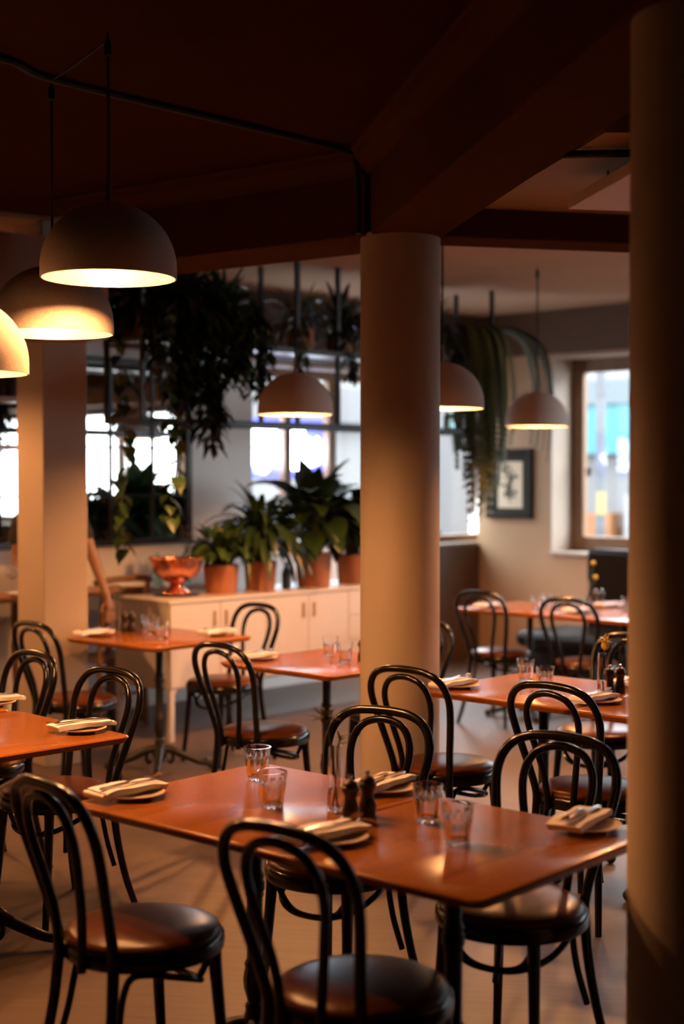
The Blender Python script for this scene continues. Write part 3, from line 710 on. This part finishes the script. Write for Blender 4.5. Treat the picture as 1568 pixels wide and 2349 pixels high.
potted('small leafy plant in the leftmost terracotta pot beside the copper bowl', (-.80, 9.42, SZ), .118, .19, 130, .13, .055, .8, (-25, 75), 4, 'leaf_fresh', 'broad', stem=.20, spread=1.0)
potted('plant with long drooping ribbed leaves in the second terracotta pot', (-.555, 9.66, SZ), .112, .20, 110, .44, .060, 2.4, (15, 85), 7, 'leaf', stem=.24, spread=.5)
potted('tall broad leaved plant in the large terracotta pot near the column', (-.20, 10.00, SZ), .130, .235, 80, .36, .17, 1.5, (10, 85), 11, 'leaf', 'broad', stem=.36, spread=.6)
potted('dense dark leaved plant in a terracotta pot touching the middle column', (.075, 10.30, SZ), .118, .21, 90, .30, .12, 1.6, (-10, 80), 15, 'leaf_dark', 'broad', stem=.34, spread=.7)
potted('green plant on the sideboard hidden behind the middle column', (.34, 10.48, SZ), .118, .21, 60, .28, .10, 1.3, (5, 80), 19, 'leaf', 'broad', stem=.22)
# grey bottle between pots
tag(MB().lathe([(.030, 0), (.032, .004), (.032, .10), (.022, .135), (.012, .15), (.012, .18)], 24, at=(0, 0, 0)).build('grey_jar', 'post_grey'), 'small grey jar between the second and third plant pots', 'jar').location = (-.385, 9.84, SZ)

# ------------------------------------------------------------------ hanging rack with plants
RK = (-1.21, 8.65); RL, RD = 3.42, .36
t = thing('plant_rack', 'black steel rack hanging from the ceiling above the sideboard', 'rack', (RK[0], RK[1], 0), 46)
for x, y in ((0, 0), (0, RD), (1.31, 0), (1.31, RD), (1.70, 0), (2.75, 0), (2.75, RD), (RL, 0), (RL, RD)):
    MB().box(x-.014, x+.014, y-.014, y+.014, 1.985, 3.10).build('post', 'steel_black', t, smooth=False)
for z in (2.0, 2.5):
    mb = MB(); mb.box(-.014, RL+.014, -.014, .014, z-.018, z+.018).box(-.014, RL+.014, RD-.014, RD+.014, z-.018, z+.018).box(-.014, .014, .014, RD-.014, z-.018, z+.018).box(RL-.014, RL+.014, .014, RD-.014, z-.018, z+.018)
    mb.build('rail', 'steel_black', t, smooth=False)
for a, b in ((.02, 1.29), (1.33, 2.73), (2.77, RL-.02)):
    MB().box(a, b, .015, RD-.015, 2.495, 2.517).build('shelf_board', 'shelf_pale', t, smooth=False)
def rk(x, y): d = U(46)*x+U(136)*y; return (RK[0]+d.x, RK[1]+d.y)
RZ = 2.519
def bush(label, x, y, seed, n, L, m, trail, tl, shape='lance', group='plants on the hanging rack', W=.05, potr=.10, poth=.15, el=(-20, 80)):
    px, py = rk(x, y); t = thing('hanging_plant', label, 'plant', (px, py, RZ), 46, group); pot(t, potr, poth); rnd = random.Random(seed); mb = MB(); vn = MB()
    for i in range(n):
        a = i*2.39996; e = math.radians(rnd.uniform(*el)); d = Vector((math.cos(a)*math.cos(e), math.sin(a)*math.cos(e), math.sin(e)))
        b = Vector((math.cos(a)*.05, math.sin(a)*.05, poth+rnd.uniform(0, .12)))
        mb.leaf(b+d*rnd.uniform(0, .10), d, (0, 0, 1), L*rnd.uniform(.6, 1.2), W*rnd.uniform(.7, 1.2), rnd.uniform(.8, 2.2), 6, .2, shape)
    for i in range(trail):
        a = rnd.uniform(PI, 2*PI); r0 = rnd.uniform(.16, .22); ln = tl*rnd.uniform(.45, 1.0); wob = rnd.uniform(-.05, .05); ax = rnd.uniform(-.22, .22)
        P = cat([(ax*.4, -.03, poth), (ax*.8, -r0*.75, poth+.05), (ax, -r0-.02, poth-.02), (ax+wob*.5, -r0-.04, poth-.10-ln*.3), (ax+wob, -r0-.02, poth-.1-ln*.65), (ax+wob*1.4, -r0-.03, poth-.12-ln)], 5)
        vn.tube(P, .003, 5)
        for k, p in enumerate(P[4:]):
            for q in range(2):
                aa = rnd.uniform(0, 2*PI); mb.leaf(p, (math.cos(aa), math.sin(aa), -.35), (0, 0, 1), L*.55*rnd.uniform(.6, 1.1), W*rnd.uniform(.7, 1.1), .8, 4, .2, shape)
    if trail: vn.build('vine_stems', 'stemgreen', t)
    mb.build('foliage', m, t); return t
bush('dark bushy plant at the left end of the hanging rack', .12, .18, 21, 150, .26, 'leaf_dark', 5, .45, W=.06)
bush('largest dark bushy plant on the rack, right of the highest lamp', .42, .18, 22, 220, .30, 'leaf_dark', 13, .72, W=.06)
bush('trailing green plant on the rack hanging over the white wall', .80, .16, 23, 150, .24, 'leaf', 9, .36, W=.05)
bush('leafy plant in a terracotta pot on the rack, above the far pendant lamp', 1.52, .18, 24, 110, .20, 'leaf_fern', 1, .2, W=.04)
bush('plant in a terracotta pot on the rack, against the left of the middle column', 1.92, .20, 25, 130, .20, 'leaf_dark', 1, .2, W=.05)
bush('plant on the rack hidden behind the middle column', 2.35, .18, 26, 80, .22, 'leaf_dark', 1, .2, W=.05)
bush('dark plant on the rack just right of the middle column', 2.80, .18, 27, 150, .26, 'leaf_dark', 2, .2, W=.05)
def fern(label, x, y, seed, n, ln, spread, m='leaf_fern', off=(0, 0)):
    px, py = rk(x, y); t = thing('hanging_fern', label, 'plant', (px, py, RZ), 0, 'plants on the hanging rack'); pot(t, .10, .15); rnd = random.Random(seed); mb = MB(); vn = MB()
    for i in range(n):
        a = i*2.39996; q = rnd.uniform(.25, 1.0); r = spread*q; L = ln*rnd.uniform(.75, 1.0)*(1.08-.62*q)
        dx, dy = math.cos(a)*r+off[0], math.sin(a)*r+off[1]
        P = cat([(0, 0, .14), (dx*.45, dy*.45, .30), (dx*.85, dy*.85, .22), (dx, dy, .02), (dx*1.06, dy*1.06, -L*.45), (dx*1.0, dy*1.0, -L)], 5)
        vn.tube(P, .003, 5)
        for k in range(2, len(P)-1):
            tn = (P[k+1]-P[k-1]).normalized(); sd = tn.cross(Vector((dx, dy, .3))).normalized(); f = .10*(1-.5*k/len(P))
            for mid in (0, .5):
                p = P[k].lerp(P[k+1], mid)
                for sgn in (1, -1): mb.leaf(p, sd*sgn+tn*.35, Vector((dx, dy, .2)), f, .028, .3, 3, .1)
    vn.build('frond_stems', 'stemgreen', t); mb.build('foliage', m, t); return t
fern('long fern hanging from the right end of the rack, left of the framed print', 3.24, .10, 31, 80, 1.45, .24, off=(.11, -.02))
fern('thin trailing fern at the rack end above the smallest lamp', 3.36, .22, 33, 8, 1.1, .10, 'leaf_fern', (.60, .06))
# pothos vines coming down in front of the mirror
for lab, x, y, zb, seed in (('trailing pothos vine down the left post of the rack', .02, .30, 1.20, 41), ('trailing pothos vine in front of the right part of the mirror', .12, -.05, 1.42, 43)):
    px, py = rk(x, y); t = thing('pothos_vine', lab, 'plant', (px, py, 0), 46, 'pothos vines'); rnd = random.Random(seed); vn = MB(); mb = MB()
    P = cat([(.05, -.02, 2.70), (.0, -.05, 2.66), (-.03, -.06, 2.5), (.02, -.04, 2.1), (.06, -.05, 1.75), (.0, -.05, 1.45), (.03, -.06, zb)], 7); vn.tube(P, .004, 6); vn.build('vine_stem', 'stemgreen', t)
    for k in range(4, len(P), 1):
        a = rnd.uniform(0, 2*PI); mb.leaf(P[k], (math.cos(a), math.sin(a)*.6, -.5), (0, 0, 1), .12*rnd.uniform(.6, 1.1), .10*rnd.uniform(.6, 1.1), .9, 5, .15, 'heart')
    mb.build('foliage', 'leaf_fresh', t)
# small things on the lower rail, right of the column
for i, (x, lab, m) in enumerate(((2.55, 'amber jar on the rack lower rail, hidden edge of three', 'mill'), (2.72, 'dark jar on the rack lower rail, middle of three', 'mill'), (2.90, 'pale green jar on the rack lower rail nearest the fern', 'glass_green'))):
    px, py = rk(x, 0.0); o = MB().lathe([(.035, 0), (.04, .005), (.04, .09), (.028, .11), (.028, .125)], 24).build('jar', m); o.location = (px, py, 2.0185); tag(o, lab, 'jar', 'jars on the lower rail')

# ------------------------------------------------------------------ mirror, console, glassware at the back left
t = thing('wall_mirror', 'large black gridded mirror on the white wall behind the plants', 'mirror', (P1[0], P1[1], 0), A1)
a, b, z0, z1 = -4.95, -2.91, 1.19, 2.47
MB().box(a, b, -.028, -.012, z0, z1).build('mirror_glass', 'mirror', t, smooth=False)
mb = MB(); mb.box(a-.02, a+.025, -.045, 0, z0-.02, z1+.02).box(b-.025, b+.02, -.045, 0, z0-.02, z1+.02).box(a+.025, b-.025, -.045, 0, z0-.02, z0+.025).box(a+.025, b-.025, -.045, 0, z1-.025, z1+.02)
mb.build('frame', 'steel_black', t, smooth=False)
mb = MB()
for x in (-4.30, -3.62, -3.25): mb.box(x-.011, x+.011, -.040, -.028, z0+.025, z1-.025)
for z in (1.52, 1.86): mb.box(a+.025, b-.025, -.038, -.028, z-.006, z+.006)
mb.build('glazing_bars', 'steel_black', t, smooth=False)
t = thing('console_table', 'narrow brown console against the far wall behind the square pillar', 'table', (P1[0], P1[1], 0), A1)
MB().box(-5.6, -3.62, -.52, -.06, .87, .90).build('tabletop', 'console_wood', t, smooth=False, bevel=.004)
for x in (-5.5, -4.45, -3.70):
    for y in (-.47, -.11): MB().lathe([(.02, 0), (.028, .10), (.022, .3), (.034, .55), (.026, .62), (.034, .66), (.034, .87)], 16, at=(x, y, 0)).build('leg', 'woodchair', t)
t = thing('wall_ledge', 'narrow wooden ledge under the mirror holding glassware', 'shelf', (P1[0], P1[1], 0), A1)
MB().box(-3.58, -2.62, -.20, 0, .835, .86).build('board', 'console_wood', t, smooth=False, bevel=.004)
for x in (-3.4, -2.8): MB().box(x-.012, x+.012, -.16, 0, .70, .835).build('bracket', 'steel_black', t, smooth=False)
def wineglass(m):
    t = thing('wine_glass', '', 'glass')
    MB().lathe([(.032, 0), (.032, .002), (.006, .006), (.0035, .02), (.0035, .085), (.01, .095), (.030, .115), (.038, .145), (.036, .18), (.031, .205), (.0298, .205), (.0345, .18), (.0365, .145), (.0285, .117), (.002, .100)], 28).build('bowl', m, t); return t
w0 = wineglass('glass')
spots = [(-4.60, -.30, .9005, 'left of the square pillar, nearest the edge'), (-4.47, -.22, .9005, 'left of the square pillar, second'), (-4.42, -.38, .9005, 'left of the square pillar, at the pillar'),
         (-3.46, -.10, .8605, 'first from the pillar'), (-3.34, -.12, .8605, 'second from the pillar'), (-3.20, -.09, .8605, 'third, behind the wooden chair'), (-3.06, -.12, .8605, 'fourth, behind the wooden chair'),
         (-2.90, -.10, .8605, 'left behind the copper bowl'), (-2.76, -.12, .8605, 'right behind the copper bowl')]
for i, (x, y, z, wh) in enumerate(spots):
    d = Vector(P1)+U(A1)*x+U(A1+90)*y; lab = 'blurred stemmed wine glass on the '+('console ' if x < -4 else 'mirror ledge, ')+wh
    t = w0 if i == 0 else dup(w0, lab, (d.x, d.y, z))
    place(t, (d.x, d.y, z), 0); t['label'] = lab; t['group'] = 'wine glasses at the back wall'
for i, (x, y, lab, m) in enumerate(((-3.26, -.10, 'green glass bottle on the mirror ledge, left one', 'glass_green'), (-2.98, -.09, 'green glass bottle on the mirror ledge with orange flowers', 'glass_green'))):
    d = Vector(P1)+U(A1)*x+U(A1+90)*y; o = MB().lathe([(.03, 0), (.033, .004), (.033, .15), (.016, .19), (.014, .24), (.016, .245)], 24).build('glass_bottle', m); o.location = (d.x, d.y, .8605); tag(o, lab, 'bottle', 'green bottles')
d = Vector(P1)+U(A1)*-2.98+U(A1+90)*-.09
t = thing('orange_flowers', 'orange flowers in a green bottle below the mirror', 'flower', (d.x, d.y, .8605))
mb = MB(); hd = MB(); rnd = random.Random(5)
for k in range(7):
    e = Vector((rnd.uniform(-.12, .08), rnd.uniform(-.05, .05), rnd.uniform(.36, .44))); mb.tube([(0, 0, .24), e*.6+Vector((0, 0, .08)), e], .002, 5)
    for q in range(8): a = q*PI/4; hd.leaf(e, (math.cos(a), math.sin(a), .5), (0, 0, 1), .035, .014, .6, 4)
mb.build('stems', 'stemgreen', t); hd.build('flower_heads', 'ochre_flower', t)
for i, (x, y, lab) in enumerate(((-4.62, -.44, 'white plate at the left end of the console'), (-3.74, -.44, 'white plate on the console right of the square pillar'))):
    d = Vector(P1)+U(A1)*x+U(A1+90)*y; o = MB().lathe([(.05, 0), (.055, .003), (.10, .018), (.102, .022), (.098, .021), (.06, .009), (.002, .008)], 36).build('dinner_plate', 'white'); o.location = (d.x, d.y, .9005); tag(o, lab, 'plate', 'white plates on the console')
# bottle shelf at the far left edge
t = thing('bottle_shelf', 'open bar shelf with pale rails at the far left edge', 'shelf', (P1[0], P1[1], 0), A1)
for x in (-5.3, -4.42): MB().box(x-.012, x+.012, -.20, -.176, 1.25, 2.35).build('post', 'steel_black', t, smooth=False)
for z in (1.83, 2.14): MB().box(-5.3, -4.40, -.21, 0, z, z+.03).build('shelf_board', 'shelf_pale', t, smooth=False)
for i in range(4):
    d = Vector(P1)+U(A1)*(-4.72+.075*i)+U(A1+90)*-.13; o = MB().lathe([(.030, 0), (.034, .004), (.034, .15), (.014, .20), (.014, .27)], 20).build('dark_bottle', 'mill'); o.location = (d.x, d.y, 2.1705)
    tag(o, 'dark bottle on the upper bar shelf at the left edge', 'bottle', 'bottles on the bar shelf')

# wooden chair between sideboard and ledge
t = thing('wooden_chair', 'brown wooden chair with curved top rail behind the sideboard end', 'chair', (-1.575, 9.45, 0), 46)
MB().box(-.20, .20, -.20, .18, .44, .47).build('seat', 'woodchair', t, bevel=.012, smooth=False)
for x in (-.18, .18):
    MB().tube([(x, .15, 0), (x*.95, .14, .44)], [.014, .019], 10).build('leg', 'woodchair', t)
    MB().tube(cat([(x*1.05, -.20, 0), (x, -.18, .45), (x*.98, -.20, .75), (x*.98, -.235, .985)], 5), .017, 10).build('leg', 'woodchair', t)
MB().tube(cat([(-.235, -.20, .965), (-.17, -.245, .985), (0, -.265, .992), (.17, -.245, .985), (.225, -.20, .975)], 6), .02, 10).build('top_rail', 'woodchair', t)
MB().tube([(-.178, -.20, .72), (0, -.225, .72), (.178, -.20, .72)], .012, 8).build('back_rail', 'woodchair', t)
for y in (-.17, .14): MB().tube([(-.178, y, .22), (.178, y, .22)], .010, 8).build('stretcher', 'woodchair', t)

# ------------------------------------------------------------------ the waiter behind the pillar
t = thing('person', 'person in black behind the square pillar, bare forearm reaching down to its right', 'person', (-1.80, 8.74, 0))
def skin(name, verts, edges, rad, m, parent, sub=2, root=0):
    me = bpy.data.meshes.new(name); me.from_pydata(verts, edges, []); me.update(); me.materials.append(M[m])
    o = bpy.data.objects.new(name, me); COL.objects.link(o); o.parent = parent
    sk = o.modifiers.new('skin', 'SKIN'); sk.use_smooth_shade = True
    for i, v in enumerate(me.skin_vertices[0].data):
        r = rad[i]; v.radius = r if isinstance(r, tuple) else (r, r)
        v.use_root = (i == root)
    ss = o.modifiers.new('sub', 'SUBSURF'); ss.levels = sub; ss.render_levels = sub
    return o
V, E, Rr = [], [], []
def add(p, r, par=None):
    V.append(p); Rr.append(r)
    if par is not None: E.append((par, len(V)-1))
    return len(V)-1
pel = add((0, 0, .95), (.15, .10)); waist = add((0, -.01, 1.10), (.125, .095), pel); chest = add((.01, -.02, 1.30), (.15, .105), waist); nb = add((.01, -.02, 1.43), (.075, .07), chest)
nk = add((.02, -.03, 1.50), .052, nb); hd1 = add((.03, -.05, 1.57), (.068, .080), nk); hd2 = add((.03, -.045, 1.66), (.078, .095), hd1); add((.03, -.035, 1.73), (.045, .055), hd2)
add((.035, -.155, 1.60), .012, hd1)
def arm(sh, el, wr, hand, spread, par):
    s = add(sh, .052, par); e = add(el, .040, s); w = add(wr, .026, e); h = Vector(hand); wv = Vector(wr); d = (h-wv).normalized()
    k = add(tuple(wv+d*.05), (.032, .020), w); sd = Vector(spread)
    for i, (o_, l) in enumerate(((-.028, .062), (-.009, .074), (.010, .070), (.028, .055))):
        p1 = wv+d*.10+sd*o_; f1 = add(tuple(p1), .0095, k); f2 = add(tuple(p1+d*l*.55+Vector((0, -.008, 0))), .0085, f1); add(tuple(p1+d*l+Vector((0, -.022, 0))), .007, f2)
    th = wv+d*.045+sd*-.045; f1 = add(tuple(th), .010, k); add(tuple(th+d*.045+sd*-.018), .0085, f1)
arm((.18, -.02, 1.40), (.275, -.05, 1.17), (.375, -.13, .93), (.405, -.15, .80), (.75, .6, .2), chest)
arm((-.17, -.02, 1.40), (-.195, -.02, 1.15), (-.09, -.20, 1.05), (.02, -.24, 1.07), (0, .2, 1), chest)
for s in (1, -1):
    hp = add((s*.10, 0, .86), .085, pel); kn = add((s*.11, -.01, .49), .056, hp); an = add((s*.115, .03, .09), .038, kn); add((s*.12, -.09, .035), (.036, .03), an)
skin('body', V, E, Rr, 'skin', t)
V, E, Rr = [], [], []
a0 = add((0, 0, .92), (.165, .115)); a1 = add((0, -.01, 1.10), (.14, .11), a0); a2 = add((.01, -.02, 1.30), (.168, .122), a1); a3 = add((.01, -.02, 1.44), (.085, .078), a2)
for s in (1, -1):
    q = add((s*.185, -.02, 1.405), .064, a2); add(((.245, -.042, 1.245) if s > 0 else (-.195, -.02, 1.22)), .058, q)
skin('shirt', V, E, Rr, 'cloth_black', t)
V, E, Rr = [], [], []
a0 = add((0, 0, .97), (.165, .118))
for s in (1, -1):
    q = add((s*.10, 0, .85), .102, a0); k = add((s*.11, -.01, .49), .075, q); add((s*.115, .03, .10), .06, k)
skin('trousers', V, E, Rr, 'cloth_black', t)
MB().ball((.03, -.025, 1.685), .095, 20, 14, (.92, 1.08, .95)).ball((.03, .075, 1.70), .045, 14, 10).build('hair', 'hair', t)
for s in (1, -1):
    MB().ball((.03+s*.03, -.138, 1.635), .010, 10, 8).build('eye', 'frame_black', t)
    MB().tube([(s*.12-.01*s, .02, .0), (s*.12-.01*s, .02, .03), (s*.12, -.05, .035)], [.03, .04, .04], 10).ball((s*.12, -.08, .035), .042, 14, 8, (1, 1.7, .8)).build('shoe', 'cloth_black', t)

# ------------------------------------------------------------------ framed print and banquette
t = thing('framed_print', 'black framed botanical print on the orange lit wall beside the window', 'picture', (P2[0], P2[1], 0), A2)
x0, x1, z0, z1 = .115, .625, 1.285, 1.905; fw = .045
mb = MB(); mb.box(x0, x0+fw, -.035, -.002, z0, z1).box(x1-fw, x1, -.035, -.002, z0, z1).box(x0+fw, x1-fw, -.035, -.002, z0, z0+fw).box(x0+fw, x1-fw, -.035, -.002, z1-fw, z1)
mb.build('frame', 'frame_black', t, smooth=False, bevel=.004)
MB().box(x0+fw, x1-fw, -.012, -.002, z0+fw, z1-fw).build('mount', 'mat_board', t, smooth=False)
MB().box(.245, .515, -.014, -.0125, 1.375, 1.79).build('print_sheet', 'print', t, smooth=False)
mb = MB(); rnd = random.Random(8)
for k in range(34):
    a = rnd.uniform(0, 2*PI); zz = rnd.uniform(1.43, 1.735); mb.leaf((.38+rnd.uniform(-.05, .05), -.0152, zz), (math.cos(a), 0, math.sin(a)), (0, -1, 0), rnd.uniform(.03, .07), .026, 0, 4, 0)
mb.tube([(.38, -.0155, 1.42), (.365, -.0155, 1.55), (.385, -.0155, 1.72)], .003, 5)
mb.build('plant_motif', 'ink', t, smooth=False)
t = thing('banquette', 'dark leather banquette under the right window behind the far table', 'bench', (1.62, 10.86, 0), A2)
MB().box(-.12, 3.2, -.12, .48, .14, .36).build('base', 'frame_black', t, smooth=False, bevel=.02)
MB().box(-.20, 3.2, -.24, .42, .36, .485).build('seat', 'dark_leather', t, bevel=.05)
MB().box(.0, 3.2, .42, .58, .14, 1.09).build('backrest', 'dark_leather', t, bevel=.04)

# ------------------------------------------------------------------ outside: pavement, shops, lamp post, neon
struct(MB().box(-30, 40, 8, 60, -.25, -.12).build('ground_outside', 'asphalt', smooth=False))
def facade(label, p, ang, xa, xb, dist, spec, m):
    o = thing('shop_building', label, 'building', (p[0]+U(ang+90).x*dist, p[1]+U(ang+90).y*dist, -.12), ang)
    MB().box(xa, xb, 0, .6, 0, 4.6).build('wall', m, o, smooth=False)
    for (nm, a, b, z0, z1, dp, mm) in spec: MB().box(a, b, -dp, .02, z0, z1).build(nm, mm, o, smooth=False)
    return o
facade('white shop building across the street with cyan sign board', P2, A2, -9.9, 16, 9.5,
       [('sign_board', -5.5, 9, 2.15, 2.95, .25, 'cyan'), ('fascia', -5.5, 9, 2.95, 3.35, .3, 'slate'), ('shop_window', -5.5, -3.2, .5, 2.0, .05, 'facade_grey'), ('shop_window', -9.8, -6.2, .3, 4.2, .05, 'facade_grey')]
       + [('display', -5+.7*k, -4.55+.7*k, .5, 1.2+.3*(k % 3), .4, ('orange_goods', 'facade_white', 'yellow_goods', 'red_goods')[k % 4]) for k in range(18)], 'facade_white')
facade('white and peach shop building across the side street', P1, A1, -16, 9.3, 9,
       [('fascia', -7, 9.2, 2.7, 3.3, .3, 'facade_grey'), ('shop_window', -3, -1.8, .3, 2.3, .05, 'facade_peach'), ('shop_window', .5, 2.5, .3, 2.3, .05, 'slate')]
       + [('display', -6.2+.75*k, -5.7+.75*k, .4, 1.3+.3*(k % 3), .3, ('yellow_goods', 'facade_grey', 'facade_white', 'orange_goods')[k % 4]) for k in range(13)], 'facade_white')
o = MB().tube([(0, 0, -.12), (0, 0, 5)], .05, 14).build('street_post', 'post_grey'); o.location = (2.74, 15.1, 0); tag(o, 'grey street post outside the right window', 'post')
MB().box(-.05, .05, -.07, -.05, 1.25, 1.5).build('yellow_notice', 'yellow_goods', o, smooth=False)
# neon sign hung outside the first back window
t = thing('neon_sign', 'white neon script sign with blue glow in the back window', 'sign', (P1[0], P1[1], 0), A1)
def tubes(strokes, sx, sz, ox, oz, y):
    mb = MB()
    for st in strokes: mb.tube(cat([(ox+sx*x, y, oz+sz*z) for x, z in st], 6), .034, 8)
    return mb
left = [[(.75, .95), (.45, 1.0), (.22, .86), (.3, .68), (.6, .66), (.8, .55), (.7, .4), (.4, .4), (.15, .5)], [(.2, .38), (.35, .2), (.5, .05), (.6, .2), (.55, .36)], [(.85, .78), (.95, .70), (.9, .5)], [(.88, .34), (.90, .12)]]
right = [[(.12, .98), (.10, .6), (.12, .2)], [(.12, .9), (.35, .95), (.38, .72), (.12, .66), (.42, .60), (.45, .4), (.14, .38)], [(.55, .75), (.5, .5), (.65, .42), (.75, .7), (.72, .42), (.9, .48)], [(.1, .12), (.45, .14), (.8, .28), (1.0, .46)]]
tubes(left, .50, .36, -2.17, 1.69, .235).build('neon_tube', 'neon', t)
tubes(right, .52, .36, -1.70, 1.70, .235).build('neon_tube', 'neon', t)
MB().prism([(-2.24, .275), (-1.12, .275), (-1.12, .281), (-2.24, .281)], 1.64, 2.13).build('backing_panel', 'neon_blue', t, smooth=False)
